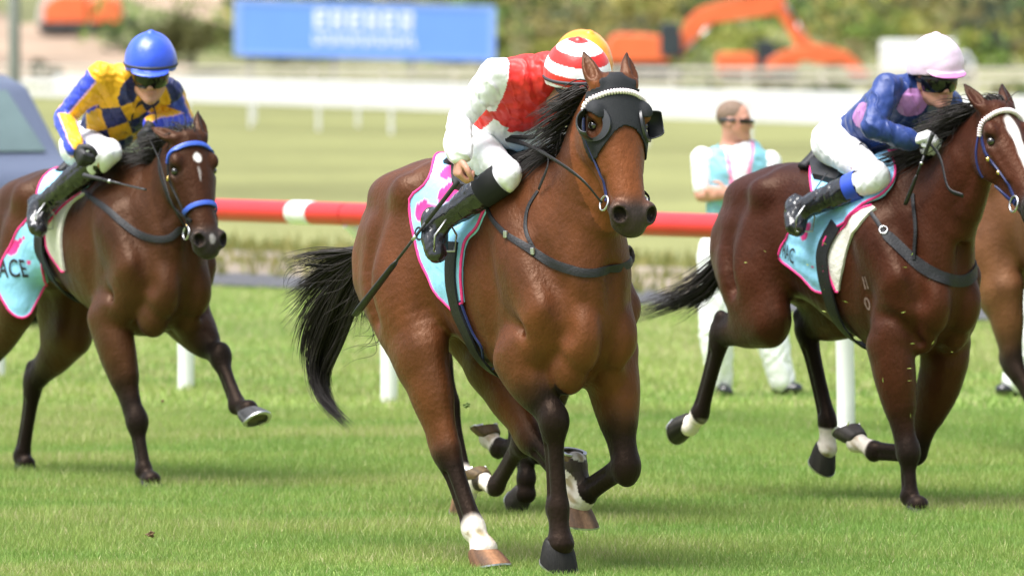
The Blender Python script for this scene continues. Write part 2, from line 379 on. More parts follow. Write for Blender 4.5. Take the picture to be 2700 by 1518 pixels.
class Horse:
    def __init__(s, name, al, px, py, h, spec, label, seed=1):
        a = R(al); s.F = np.array([math.sin(a), -math.cos(a), 0]); s.L = np.array([math.cos(a), math.sin(a), 0])
        s.O = gnd(px, py) - s.F * .62 + s.L * .13; s.rz = a - math.pi / 2; s.spec = spec; s.h = h; s.seed = seed
        s.root = empty(name, (s.O[0], s.O[1], 0), s.rz)
        tag(s.root, label, 'horse', 'racehorses galloping along the rail')
        s.build()
    # pixel on the vertical plane at lateral offset lat -> local point
    def S(s, x, y, lat):
        d = ray(x, y); t = (lat - (CAM - s.O) @ s.L) / (d @ s.L); P = CAM + d * t - s.O
        return np.array([P @ s.F, P @ s.L, P[2]])
    def tolocal(s, P):
        P = np.asarray(P) - s.O; return np.array([P @ s.F, P @ s.L, P[2]])
    def px(s, l):
        v = s.O + s.F * l[0] + s.L * l[1] + np.array([0, 0, l[2]]) - CAM
        return 1350 + FP * v[0] / (v @ FW), 759 - FP * (v @ UP) / (v @ FW)
    def hit(s, x, y, off=0.):
        d = ray(x, y); o = s.tolocal(CAM); dl = np.array([d @ s.F, d @ s.L, d[2]])
        p = s.fld.trace(o, dl, off=off)
        if p is None:
            p = s.S(x, y, -.2)
        return p
    def J(s, q):
        return np.array(q[1:], float) if q[0] == 'L' else s.S(*q)
    def hp(s, a, b, c):
        k = s.hs; return s.poll + k * (a * s.ha + b * s.hb + c * s.wid * s.hc)
    def build(s):
        sp = s.spec; T = sp['torso']; t0 = time.time()
        s.poll = s.J(sp['poll']); ps, th, ro = [R(v) for v in sp['head']]; s.hs = sp.get('hs', 1.); s.wid = sp.get('wid', 1.)
        s.ha = np.array([math.cos(ps) * math.cos(th), math.sin(ps) * math.cos(th), -math.sin(th)])
        hc = np.array([-math.sin(ps), math.cos(ps), 0]); hb = np.cross(s.ha, hc)
        s.hc = hc * math.cos(ro) + hb * math.sin(ro); s.hb = np.cross(s.ha, s.hc)
        s.legs = {k: [s.J(q) for q in v] for k, v in sp['legs'].items()}
        allp = np.array([q for v in s.legs.values() for q in v] + [s.hp(.66, 0, 0), s.hp(-.24, 0, 0), s.poll])
        lo = np.minimum(allp.min(0) - .12, [-1.02, -.40, 9]); hi = np.maximum(allp.max(0) + .13, [.9, .40, 1.78])
        s.fld = f = Field(lo, hi, s.h)
        # trunk
        f.chain([(x, 0, (a + b) / 2, rw, (a - b) / 2) for x, a, b, rw in T], k=.05, sub=4)
        zt = lambda x: float(np.interp(x, [q[0] for q in T], [q[1] for q in T]))
        zb = lambda x: float(np.interp(x, [q[0] for q in T], [q[2] for q in T]))
        f.chain([(-.02, 0, zt(0) - .055, .05), (.16, 0, zt(.16) - .035, .055), (.34, 0, zt(.34) - .045, .055), (.5, 0, zt(.5) - .06, .06)], k=.10)  # withers
        # neck
        n0 = np.array([.44, 0, zt(.44) - .27]); n3 = s.hp(.07, -.13, 0)
        m1 = n0 + (n3 - n0) * .36 + np.array([.045, 0, -.05]); m2 = n0 + (n3 - n0) * .70 + np.array([.01, 0, .0])
        wl = np.array([0, 1., 0]); W = [wl, wl * .8 + s.hc * .2, wl * .4 + s.hc * .6, s.hc]
        f.chain([(*n0, .165, .29), (*m1, .118, .225), (*m2, .088, .172), (*n3, .074, .132)], k=.09, w=np.array(W), sub=4)
        s.neck = [n0, m1, m2, n3]
        # crest and throat muscles
        for sd in (-1, 1):
            f.chain([(*(n0 + np.array([.12, sd * .09, -.02])), .06, .08), (*(m1 + np.array([.02, sd * .065, 0])), .05, .08), (*(m2 + np.array([.0, sd * .045, 0])), .04, .06)], k=.06)
            # shoulder blade, upper arm, breast
            f.chain([(.26, sd * .17, zt(.3) - .20, .05, .09), (.42, sd * .195, 1.26, .075, .13), (.585, sd * .185, 1.06, .085, .12)], k=.06)
            lg = s.legs['RF' if sd < 0 else 'LF']; eb = lg[0]
            f.chain([(.63, sd * .15, 1.06, .085, .11), (.5 * .60 + .5 * eb[0], sd * .165, .5 * 1.0 + .5 * eb[2], .09, .125), (*eb, .075, .11)], k=.06)
            kn_ = lg[1]; L_ = lambda t: eb + (kn_ - eb) * t
            f.chain([(*(L_(.02) + np.array([.055, sd * .012, .05])), .066, .07), (*(L_(.28) + np.array([.03, sd * .008, .0])), .068, .085), (*(L_(.55) + np.array([.012, 0, 0])), .05, .066)], k=.016, sub=5)
            f.ell((.705, sd * .086, .96), (.105, .086, .15), k=.026)
            f.ell((.63, sd * .095, .83), (.10, .072, .11), k=.022)
            # ribs / flank and hindquarters
            lh = s.legs['RH' if sd < 0 else 'LH']; st = lh[0]; hk = lh[1]
            hip = np.array([-.46, sd * .13, zt(-.5) - .30])
            f.chain([(*hip, .13, .20), (*(hip * .55 + st * .45 + np.array([-.05, sd * .03, 0])), .12, .20), (*st, .08, .115)], k=.09, sub=7, capk=.5)
            f.chain([(-.64, sd * .095, zt(-.66) - .17, .09, .11), (-.69, sd * .11, 1.16, .09, .12), (*(st * .6 + hk * .4 + np.array([-.10 if hk[0] > -.6 else -.03, 0, .10])), .06, .08)], k=.08)
            f.ell((-.36, sd * .20, zt(-.36) - .13), (.07, .045, .06), k=.10)          # point of hip
            f.ell((-.52, sd * .105, zt(-.54) - .11), (.20, .095, .10), k=.05)            # croup
            f.chain([(.0, sd * .10, zt(0) - .11, .06, .07), (-.3, sd * .10, zt(-.3) - .10, .07, .07)], k=.07)
        f.chain([(.80, 0, 1.22, .012), (.825, 0, 1.02, .016), (.79, 0, .86, .018)], k=.07, carve=True)   # groove between the breast muscles
        for sd in (-1, 1):
            f.chain([(.28, sd * .285, 1.34, .018), (.315, sd * .278, 1.14, .020), (.29, sd * .265, .95, .02)], k=.08, carve=True)      # behind the shoulder
            f.chain([(.60, sd * .235, 1.30, .012), (.69, sd * .20, 1.14, .014), (.72, sd * .185, .98, .012)], k=.09, carve=True)     # in front of the shoulder
            f.chain([(-.19, sd * .272, 1.36, .02), (-.15, sd * .277, 1.20, .022), (-.17, sd * .255, 1.05, .02)], k=.08, carve=True)   # flank hollow
            f.chain([(-.48, sd * .262, 1.40, .006), (-.53, sd * .268, 1.20, .007), (-.48, sd * .262, 1.0, .006)], k=.11, carve=True)  # hamstring line
            f.chain([(*(m1 + np.array([.17, sd * .105, -.02])), .012), (*(m2 + np.array([.12, sd * .085, -.05])), .012)], k=.04, carve=True)   # jugular groove
            eb = s.legs['RF' if sd < 0 else 'LF'][0]; kn = s.legs['RF' if sd < 0 else 'LF'][1]
            f.chain([(eb[0] + .02, sd * .265, eb[2] + .14, .012), (eb[0] + .13, sd * .235, eb[2] + .12, .014), (eb[0] + .17, sd * .13, eb[2] + .02, .012)], k=.06, carve=True)      # fold above the forearm
            f.chain([(eb[0] - .10, sd * .25, eb[2] + .06, .012), (eb[0] - .06, sd * .24, eb[2] - .08, .012)], k=.07, carve=True)
        # legs
        PF = [(0, .082, .11), (.25, .076, .10), (.5, .060, .08), (.75, .043, .056), (.92, .041, .048), (1.02, .042, .049), (1.14, .036, .042), (1.32, .028, .0345), (1.6, .0265, .0335),
              (1.82, .0285, .0355), (1.96, .0345, .041), (2.1, .033, .039), (2.4, .030, .034), (2.75, .034, .037), (3, .042, .045)]
        PH = [(0, .08, .115), (.2, .075, .105), (.45, .064, .092), (.7, .046, .068), (.88, .041, .058), (1.0, .042, .056), (1.13, .037, .046), (1.32, .030, .038), (1.6, .028, .0355),
              (1.82, .030, .037), (1.96, .036, .043), (2.1, .035, .041), (2.4, .031, .0355), (2.75, .035, .038), (3, .042, .045)]
        for k, js in s.legs.items():
            prof = PF if k[1] == 'F' else PH; A = np.array(js); nd = []
            for t, rw, rv in prof:
                i = min(int(t), 2); q = A[i] + (A[i + 1] - A[i]) * (t - i)
                lw = 1 + (s.spec.get('lw', 1.15) - 1) * min(1, .35 + t * .65); nd.append((*q, rw * lw, rv * lw))
            f.chain(nd, k=.05 if k[1] == 'F' else .06, sub=4, capk=.3)
            u = A[2] - A[1]; u = u / np.linalg.norm(u); fwd = np.array([-u[2], 0, u[0]])
            if fwd @ (np.array([1., 0, 0]) if k[1] == 'F' else fwd) < 0: fwd = -fwd
            up = A[0] - A[1]; up /= np.linalg.norm(up)
            if k[1] == 'H':       # point of hock, behind the joint
                bk = -(up + -u * -1); bk = -(up + u); bk /= np.linalg.norm(bk) + 1e-6
                if bk[0] > 0 and abs(u[0]) < .8: bk = -bk
                f.chain([(*(A[1] + bk * .045 - u * .055), .022, .024), (*(A[1] + bk * .04), .024, .03), (*(A[1] + bk * .02 + u * .08), .018, .022)], k=.035)
                f.chain([(*(A[1] + bk * .045 - u * .05), .012, .014), (*(A[1] + (A[0] - A[1]) * .45 + bk * .06), .014, .018)], k=.04)   # tendon up to the gaskin
            else:
                f.ell(A[1] + fwd * .022, np.array((.030, .038, .052)) * s.spec.get('lw', 1.15), k=.04)       # front of the knee
            bk2 = -fwd if k[1] == 'F' else (bk - u * (bk @ u))
            bk2 /= np.linalg.norm(bk2) + 1e-6
            f.chain([(*(A[1] + u * .09 + bk2 * .024), .012, .014), (*(A[2] - u * .05 + bk2 * .024), .012, .014)], k=.025)    # flexor tendon
            for sg in (-1, 1): f.chain([(*(A[1] + u * .10 + bk2 * .012 + np.array([0, sg * .034, 0])), .007), (*(A[2] - u * .06 + bk2 * .012 + np.array([0, sg * .034, 0])), .007)], k=.022, carve=True)
            f.ell(A[2] + bk2 * .026, (.022, .024, .024), k=.03)              # back of the fetlock
            pd = A[3] - A[2]; pd /= np.linalg.norm(pd)
            f.ell(A[3] - pd * .01 + bk2 * .02, (.03, .034, .024), k=.025)    # heel bulbs
        # head
        hp = s.hp; HC = s.hc; ax = np.array([s.ha, s.hb, s.hc]); K = s.hs
        def hch(nodes, k, **kw): f.chain([(*hp(a, b, c), rw * K * s.wid, rv * K) for a, b, c, rw, rv in nodes], k=k, w=HC, sub=3, **kw)
        def hel(a, b, c, r, k, **kw): f.ell(hp(a, b, c), np.array(r) * K * [1, 1, s.wid], k=k, axes=ax, **kw)
        hch([(.02, -.075, 0, .080, .072), (.10, -.078, 0, .104, .078), (.19, -.080, 0, .106, .082), (.29, -.078, 0, .086, .075), (.39, -.075, 0, .068, .069), (.49, -.07, 0, .062, .064), (.555, -.068, 0, .064, .060), (.595, -.074, 0, .054, .048)], .03)
        for sd in (-1, 1):
            hel(.185, -.155, sd * .062, (.12, .105, .040), .03)                  # cheek
            hch([(.20, -.225, sd * .04, .024, .03), (.33, -.175, sd * .035, .02, .03), (.50, -.125, sd * .025, .02, .024)], .04)
            hel(.135, -.040, sd * .093, (.046, .034, .028), .022)                # brow
            hch([(.20, -.082, sd * .104, .014, .016), (.28, -.085, sd * .088, .012, .014), (.37, -.082, sd * .068, .010, .012)], .02)   # facial crest
            hel(.178, -.055, sd * .110, (.027, .021, .018), .014, carve=True)    # eye socket
            hel(.550, -.040, sd * .056, (.050, .040, .034), .016)                 # nostril flare
            hel(.568, -.016, sd * .066, (.036, .024, .027), .007, carve=True)
            hch([(.50, -.105, sd * .050, .012, .02), (.575, -.10, sd * .044, .016, .02)], .03)    # lips
        hel(.585, -.095, 0, (.034, .036, .052), .02)
        hel(.555, -.135, 0, (.034, .026, .042), .022)                            # chin
        hch([(.49, -.118, .072, .006, .006), (.56, -.118, .056, .006, .006), (.60, -.112, 0, .007, .006), (.56, -.118, -.056, .006, .006), (.49, -.118, -.072, .006, .006)], .012, carve=True)   # mouth line
        # ears
        for sd, key in ((-1, 'ear_r'), (1, 'ear_l')):
            e = np.array(sp[key], float); e /= np.linalg.norm(e); ev = e[0] * s.ha + e[1] * s.hb + e[2] * s.hc
            b0 = hp(.01, -.050, sd * .066); Le = .165 * K * sp.get('earlen', 1.)
            side = s.hc - ev * (ev @ s.hc); side /= np.linalg.norm(side)
            f.chain([(*b0, .032, .030), (*(b0 + ev * Le * .32), .038, .030), (*(b0 + ev * Le * .66), .029, .021), (*(b0 + ev * Le), .006, .006)], k=.02, w=side, sub=4)
            opn = s.hb * .8 + s.hc * sd * .6; opn = opn - ev * (opn @ ev); opn /= np.linalg.norm(opn)
            f.chain([(*(b0 + ev * Le * .25 + opn * .028), .018, .016), (*(b0 + ev * Le * .55 + opn * .026), .021, .016), (*(b0 + ev * Le * .9 + opn * .010), .006, .006)], k=.008, w=side, carve=True, sub=4)
        V, F = f.mesh(2)
        s.V, s.Fc = V, F
        s.body = mesh_obj('body', V, F, M_COAT, s.root, col=s.coat(V))
        for k in s.legs: s.hoof(k)
        for sd in (-1, 1):
            m = MB(); m.ell(hp(.178, -.060, sd * .0965), (.0205 * K, .0205 * K, .0205 * K), 16, 12); m.build('eye', M_EYE, s.root, smooth=True)
        print('horse', s.root.name, len(V), round(time.time() - t0, 1))
    def coat(s, V):
        sp = s.spec; c0 = np.array(sp['coat']); black = np.array([.0075, .006, .0055]); n = len(V)
        C = np.tile(c0, (n, 1))
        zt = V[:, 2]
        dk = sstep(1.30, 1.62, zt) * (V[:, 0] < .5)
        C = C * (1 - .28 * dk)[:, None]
        # paler flank and inner thigh, darker breast
        C = C * (1 + .10 * vnoise(V, 5, 3 + s.seed) + .06 * vnoise(V, 14, 9))[:, None]
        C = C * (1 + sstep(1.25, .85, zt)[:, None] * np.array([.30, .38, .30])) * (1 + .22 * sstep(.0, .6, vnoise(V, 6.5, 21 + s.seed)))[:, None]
        hd = (V - s.poll) @ s.ha / s.hs; hb = (V - s.poll) @ s.hb / s.hs; hcx = (V - s.poll) @ s.hc / s.hs / s.wid
        nearhead = (hd > -.3) & (hd < .72) & (hb < .12) & (hb > -.30) & (np.abs(hcx) < .2)
        def mixto(col, wgt):
            nonlocal C
            C = C * (1 - wgt)[:, None] + np.asarray(col) * wgt[:, None]
        hd_in = nearhead * (hd > 0.)
        mixto(c0 * sp.get('headtone', 1.0), hd_in * .8)
        mixto([.020, .0190, .0195], nearhead * (hb > -.185) * sstep(.45, .54, hd - .12 * (hb + .06)) * .95)       # dark muzzle
        mixto(black, nearhead * sstep(-.06, -.17, hd) * .8 * (np.abs(hcx) < .16) * (hb > -.12))      # ear tips
        mixto([.02, .013, .01], nearhead * np.exp(-(((hd - .178) / .04) ** 2 + ((hb + .055) / .03) ** 2)) * (np.abs(hcx) > .075) * .85)   # skin round the eye
        mixto([.09, .04, .035], nearhead * ((hd - .572) ** 2 + (hb + .03) ** 2 < .024 ** 2) * (np.abs(hcx) > .045) * .0)
        mixto([.004, .0035, .0035], nearhead * (((hd - .568) / .032) ** 2 + ((hb + .016) / .021) ** 2 + ((np.abs(hcx) - .066) / .024) ** 2 < 1.25))
        for (a, cc, ra, rc, wt) in sp.get('star', []):
            mixto([.7, .66, .62], nearhead * (hb > -.06) * sstep(1.25, .8, np.sqrt(((hd - a) / ra) ** 2 + ((hcx - cc) / rc) ** 2) + .12 * vnoise(V, 60, 5)) * wt)
        # black points and white socks
        for k, js in s.legs.items():
            d, t = seg_param(V, js)
            m = (d < .13) & (t > .0)
            front = k[1] == 'F'
            a0, a1 = sp.get('points', (.35, .95)) if front else sp.get('hpoints', (.6, 1.1))
            wgt = m * sstep(a0, a1, t + .10 * vnoise(V, 25, 7)) * np.where(t < .7, sstep(.13, .08, d), 1)
            mixto(black, wgt * .96)
            if k in sp.get('socks', {}):
                st = sp['socks'][k]; mixto([.62, .56, .50], (d < .09) * sstep(st - .06, st + .06, t + .06 * vnoise(V, 40, 11)))
                mixto([.22, .16, .06], (d < .09) * (t > st + .2) * np.clip(vnoise(V, 45, 13) * 1.8 - .25, 0, .8))
        # black under the tail head
        return np.clip(C, .004, .9)
    def hoof(s, k):
        A = s.legs[k]; C = A[3]; pd = A[3] - A[2]; pd = pd / np.linalg.norm(pd)
        hx = s.spec.get('hoofpitch', {}).get(k, 0)
        def rot(v, deg):
            a = R(deg); return np.array([v[0] * math.cos(a) - v[2] * math.sin(a), v[1], v[0] * math.sin(a) + v[2] * math.cos(a)])
        p2 = np.array([pd[0], 0, pd[2]]); p2 /= np.linalg.norm(p2)
        d = rot(p2, -40 + hx); toe = rot(d, 90); lat = np.cross(d, toe)
        if s.spec.get('flat', {}).get(k): d = np.array([0, 0, -1.]); toe = np.array([1., 0, 0]); lat = np.array([0, 1., 0])
        n = 28; V = []; cols = []; H = s.spec.get('hoofh', {}).get(k, .080); hw = s.spec.get('hoofws', {}).get(k, s.spec.get('hoofw', 1.1))
        c0 = np.array(s.spec.get('hoofcol', {}).get(k, (.035, .03, .028)))
        rg = np.random.default_rng(hash(k) % 100 + s.seed)
        streak = rg.uniform(.6, 1.5, n)
        lv = [(-.12, .030, .030, -.006), (-.03, .044, .046, -.005), (.04, .047, .049, -.003), (.14, .050, .053, .001), (.35, .056, .059, .010), (.6, .060, .063, .020), (.85, .0635, .068, .030), (1, .0645, .070, .034)]
        for t, rl, rf, sh in lv:
            rl *= hw; rf *= hw; sh *= hw
            for i in range(n):
                th = 2 * math.pi * i / n; cx = math.cos(th); cy = math.sin(th)
                rr = rf if cx > 0 else rf * .82
                hh = t * H * (1 if cx > -.3 else .92) - (1 - t) * .012 * max(-cx, 0) * -1
                V.append(C + d * hh + toe * (sh + rr * cx - .012) + lat * rl * cy * (1 if cx > -.5 else .93))
                q = c0 * streak[i] * (1.15 - .3 * math.sin(t * 23) * .3)
                if 'striped' in s.spec.get('hoofstyle', {}).get(k, ''): q = q * (1 + 1.2 * max(0, math.sin(th * 3 + 1)))
                cols.append(q)
        F = [(j * n + i, j * n + (i + 1) % n, (j + 1) * n + (i + 1) % n, (j + 1) * n + i) for j in range(len(lv) - 1) for i in range(n)]
        m = len(V)
        base = V[-n:]; cen = np.mean(base, 0)
        for q in base: V.append(cen + (q - cen) * .80 - d * .003); cols.append(c0 * .8)
        for q in base: V.append(cen + (q - cen) * .5 - d * .014); cols.append(np.array([.10, .085, .05]))
        V.append(cen - d * .010); cols.append(np.array([.05, .04, .03]))
        for i in range(n):
            j = (i + 1) % n
            F += [(m - n + i, m - n + j, m + j, m + i), (m + i, m + j, m + n + j, m + n + i), (m + n + i, m + n + j, m + 2 * n)]
        o = mesh_obj('hoof', V, F, M_HOOF, s.root, col=np.clip(np.array(cols), .004, .9)); autosmooth(o, 50)
        # racing plate under the rim, open at the heel
        sh = MB(); out = []; 
        for i in range(n):
            if math.cos(2 * math.pi * i / n) > -.86: out.append(i)
        out = out[len([i for i in out if i < n / 2]):] + [i for i in out if i < n / 2]
        VV = []
        for i in out:
            q = base[i]; r = (q - cen)
            VV += [cen + r * 1.015 + d * .0005, cen + r * 1.015 + d * .0075, cen + r * .76 + d * .0075, cen + r * .76 + d * .0005]
        FF = []
        for i in range(len(out) - 1):
            for e in range(4): FF.append((i * 4 + e, i * 4 + (e + 1) % 4, i * 4 + 4 + (e + 1) % 4, i * 4 + 4 + e))
        FF += [(0, 1, 2, 3), tuple(len(VV) - 4 + e for e in (3, 2, 1, 0))]
        sh.add(VV, FF).build('horseshoe', M_STEEL, o)
    # ---- tack
    def strap(s, name, pts, width, m, thick=.004, parent=None, off=.002, dens=8, taper=None):
        D = catmull(np.array(pts), dens); D = s.fld.snap(D, off, 5)
        for _ in range(2): D[1:-1] = .5 * D[1:-1] + .25 * (D[:-2] + D[2:])
        D = s.fld.snap(D, off, 4)
        t = np.gradient(D, axis=0); t /= np.linalg.norm(t, axis=1, keepdims=True) + 1e-9
        g = s.fld.grad(D); sd = np.cross(t, g); sd /= np.linalg.norm(sd, axis=1, keepdims=True) + 1e-9
        wd = np.full(len(D), width) if taper is None else np.interp(np.linspace(0, 1, len(D)), np.linspace(0, 1, len(taper)), taper)
        V = []; ks = np.linspace(-.5, .5, 5)
        rows = []
        for u in ks: rows.append(s.fld.snap(D + sd * (wd * u)[:, None], off, 4))
        n = len(D)
        V = []
        for u, rw in zip(ks, rows): V.append(rw + g * (thick * (1 if abs(u) < .4 else .8)))
        for u, rw in zip(ks[::-1], rows[::-1]): V.append(rw - g * .004)
        V = np.stack(V, 1).reshape(-1, 3); k = 10; F = []
        for i in range(n - 1):
            for e in range(k): F.append((i * k + e, i * k + (e + 1) % k, (i + 1) * k + (e + 1) % k, (i + 1) * k + e))
        F += [tuple(range(k))[::-1], tuple((n - 1) * k + e for e in range(k))]
        o = mesh_obj(name, V, F, m, parent or s.root); autosmooth(o, 50); return o
    def pstrap(s, name, pix, width, m, **kw): return s.strap(name, [s.hit(*q) for q in pix], width, m, **kw)
    def cord(s, name, pts, r, m, parent=None, flat=1., n=8, dens=8):
        D = catmull(np.array(pts), dens); o = MB().tube(D, r, n, flat=flat).build(name, m, parent or s.root, smooth=True); return o
    def hair(s, name, strands, m=None, r0=.0028, parent=None, n=3):
        V = []; F = []
        for st in strands:
            P = st['P']; k = len(P); rr = st.get('r', r0)
            t = np.gradient(P, axis=0); t /= np.linalg.norm(t, axis=1, keepdims=True) + 1e-9
            a = np.cross(t, [.3, .2, .93]); a /= np.linalg.norm(a, axis=1, keepdims=True) + 1e-9; b = np.cross(t, a)
            rad = rr * np.interp(np.linspace(0, 1, k), [0, .15, .6, 1], [.8, 1, .8, .12]); base = len(V)
            ring = [P + rad[:, None] * (math.cos(2 * math.pi * e / n) * a + math.sin(2 * math.pi * e / n) * b) for e in range(n)]
            V += list(np.stack(ring, 1).reshape(-1, 3))
            for i in range(k - 1):
                for e in range(n): F.append((base + i * n + e, base + i * n + (e + 1) % n, base + (i + 1) * n + (e + 1) % n, base + (i + 1) * n + e))
        return mesh_obj(name, np.array(V), np.array(F), m or M_HAIR, parent or s.root)
    def tail(s, guides, n=260, spread=.03, seed=3, lats=None, r=.0026):
        rg = np.random.default_rng(seed); G = []
        for g in guides: G.append(catmull(np.array([s.S(*q) for q in g]), 8))
        m = 26; G = [np.stack([np.interp(np.linspace(0, 1, m), np.linspace(0, 1, len(g)), g[:, j]) for j in range(3)], 1) for g in G]
        st = []
        for _ in range(n):
            i = rg.integers(0, len(G)); j = min(max(i + rg.choice([-1, 1]), 0), len(G) - 1); a = rg.uniform(0, .6)
            P = G[i] * (1 - a) + G[j] * a
            u = np.linspace(0, 1, m)[:, None]
            P = P + rg.normal(size=3) * spread * (.35 + u) + .5 * spread * np.sin(u * rg.uniform(2, 7) + rg.uniform(0, 6)) * rg.normal(size=3) * u
            L = rg.uniform(.72, 1.0); q = np.linspace(0, L, m)
            P = np.stack([np.interp(q, np.linspace(0, 1, m), P[:, c]) for c in range(3)], 1)
            st.append({'P': P, 'r': r * rg.uniform(.6, 1.4)})
        dock = MB(); g0 = np.mean([g[:8] for g in G], 0)
        st += [{'P': np.stack([np.interp(np.linspace(0, .45, 12), np.linspace(0, 1, m), G[i][:, c]) for c in range(3)], 1), 'r': .022} for i in range(len(G))]
        return s.hair('tail', st)
    def mane(s, n, direc, length, seed=5, t0=.12, t1=1.0, up=.02, jitter=.25, droop=.6, lie=-1, gap=.012):
        rg = np.random.default_rng(seed); st = []
        A = catmull(np.array(s.neck), 10)
        # crest: go up from the neck axis to the surface
        for _ in range(n):
            u = rg.uniform(t0, t1); i = u * (len(A) - 1); i0 = min(int(i), len(A) - 2); c = A[i0] + (A[i0 + 1] - A[i0]) * (i - i0)
            t = A[i0 + 1] - A[i0]; t /= np.linalg.norm(t); upv = np.array([-t[2], 0, t[0]]); upv = upv if upv[2] > 0 else -upv
            upv = upv - t * (upv @ t); upv /= np.linalg.norm(upv)
            p = s.fld.trace(c + upv * .5 + np.array([0, rg.normal() * .012, 0]), -upv)
            if p is None: continue
            L = length * rg.uniform(.55, 1.15); m = 12; P = [p - upv * .004]; v = upv * .6 + np.array(direc) * .5 + rg.normal(size=3) * jitter
            for k in range(m - 1):
                v = v / np.linalg.norm(v); P.append(P[-1] + v * L / m)
                v = v + (np.array(direc) + rg.normal(size=3) * jitter * .5) * .5 + np.array([0, 0, -droop * .5])
            P = np.array(P)
            d = s.fld.sample(P); g = s.fld.grad(P); pen = np.clip(gap - d, 0, .06) * (np.arange(m) > 1)
            P = P + g * pen[:, None]
            st.append({'P': P, 'r': .0026 * rg.uniform(.6, 1.5)})
        return st
# ------------------------------------------------------------------ people
M_SKIN = mat('skin', rough=.5, spec=.4, var=.08, vscale=30, attr=True, sub=.15, bump=.06, bscale=120)
M_SILK = mat('silk', rough=.48, spec=.4, var=.05, vscale=20, attr=True, sheen=.12, bump=.08, bscale=55, stretch=(1, 1, .6), wave=.5, wscale=6.5)
M_BREECH = mat('white_breeches', (.78, .78, .80), rough=.6, var=.04, vscale=20, bump=.1, bscale=50, sheen=.1, wave=.3, wscale=5.)
M_BOOT = mat('black_boot', (.012, .012, .014), rough=.22, spec=.6, var=.3, vscale=18, bump=.35, bscale=22, coat=.3)
M_GOG = mat('goggle_lens', (.004, .004, .005), rough=.16, spec=.45, var=.2)
M_GLOVEB = mat('black_glove', (.016, .016, .018), rough=.6, var=.3, vscale=40, bump=.2, bscale=90)
M_GLOVEW = mat('white_glove', (.75, .75, .76), rough=.7, var=.08, vscale=40, bump=.2, bscale=60)
M_CAP = mat('cap_silk', rough=.34, spec=.5, var=.05, vscale=15, attr=True, bump=.18, bscale=18, sheen=.2)
M_BAND = mat('dark_elastic', (.025, .027, .035), rough=.6, var=.2, vscale=40)
M_DKHAIR = mat('brown_hair', (.17, .11, .075), rough=.7, var=.5, vscale=60, bump=.5, bscale=80)
SKIN = np.array([.50, .25, .18])
def nrm(v): v = np.asarray(v, float); return v / (np.linalg.norm(v) + 1e-9)
def hand_chains(wr, d, n, side, curl=1.0, grip=False):
    """wrist, pointing direction, palm normal, thumb side (+1/-1 along d x n)"""
    d = nrm(d); n = nrm(np.asarray(n) - d * (np.asarray(n) @ d)); e = np.cross(d, n) * side
    ch = [([(*(wr - d * .015), .026, .020), (*(wr + d * .03), .036, .019), (*(wr + d * .075), .041, .017)], e)]
    t0 = wr + d * .025 + e * .030; td = nrm(d * .62 + e * .62 + n * .42 * curl); t1 = t0 + td * .042; t2 = t1 + nrm(td * .5 + d * .7 + n * .5 * curl - e * .25 * curl) * .030; t3 = t2 + nrm(d * .55 + n * .6 * curl - e * .5 * curl) * .024
    ch.append(([(*t0, .013), (*t1, .0125), (*t2, .0110), (*t3, .0085)], e))
    return ch
def finger_fix(wr, d, n, side, curl):
    d = nrm(d); n = nrm(np.asarray(n) - d * (np.asarray(n) @ d)); e = np.cross(d, n) * side; ch = []
    for i, (o, L) in enumerate(((.031, .92), (.011, 1.05), (-.010, 1.0), (-.029, .80))):
        p = wr + d * (.082 - .006 * abs(i - 1)) + e * o; th = 0.; P = [(*p, .0108)]
        for k, (ln, bend) in enumerate(((.043, 60), (.028, 80), (.020, 45))):
            th += R(bend * curl * (1 + .06 * i)); q = d * math.cos(th) + n * math.sin(th); p = p + q * ln * L; P.append((*p, .0102 - .0010 * k))
        ch.append((P, e))
    return ch

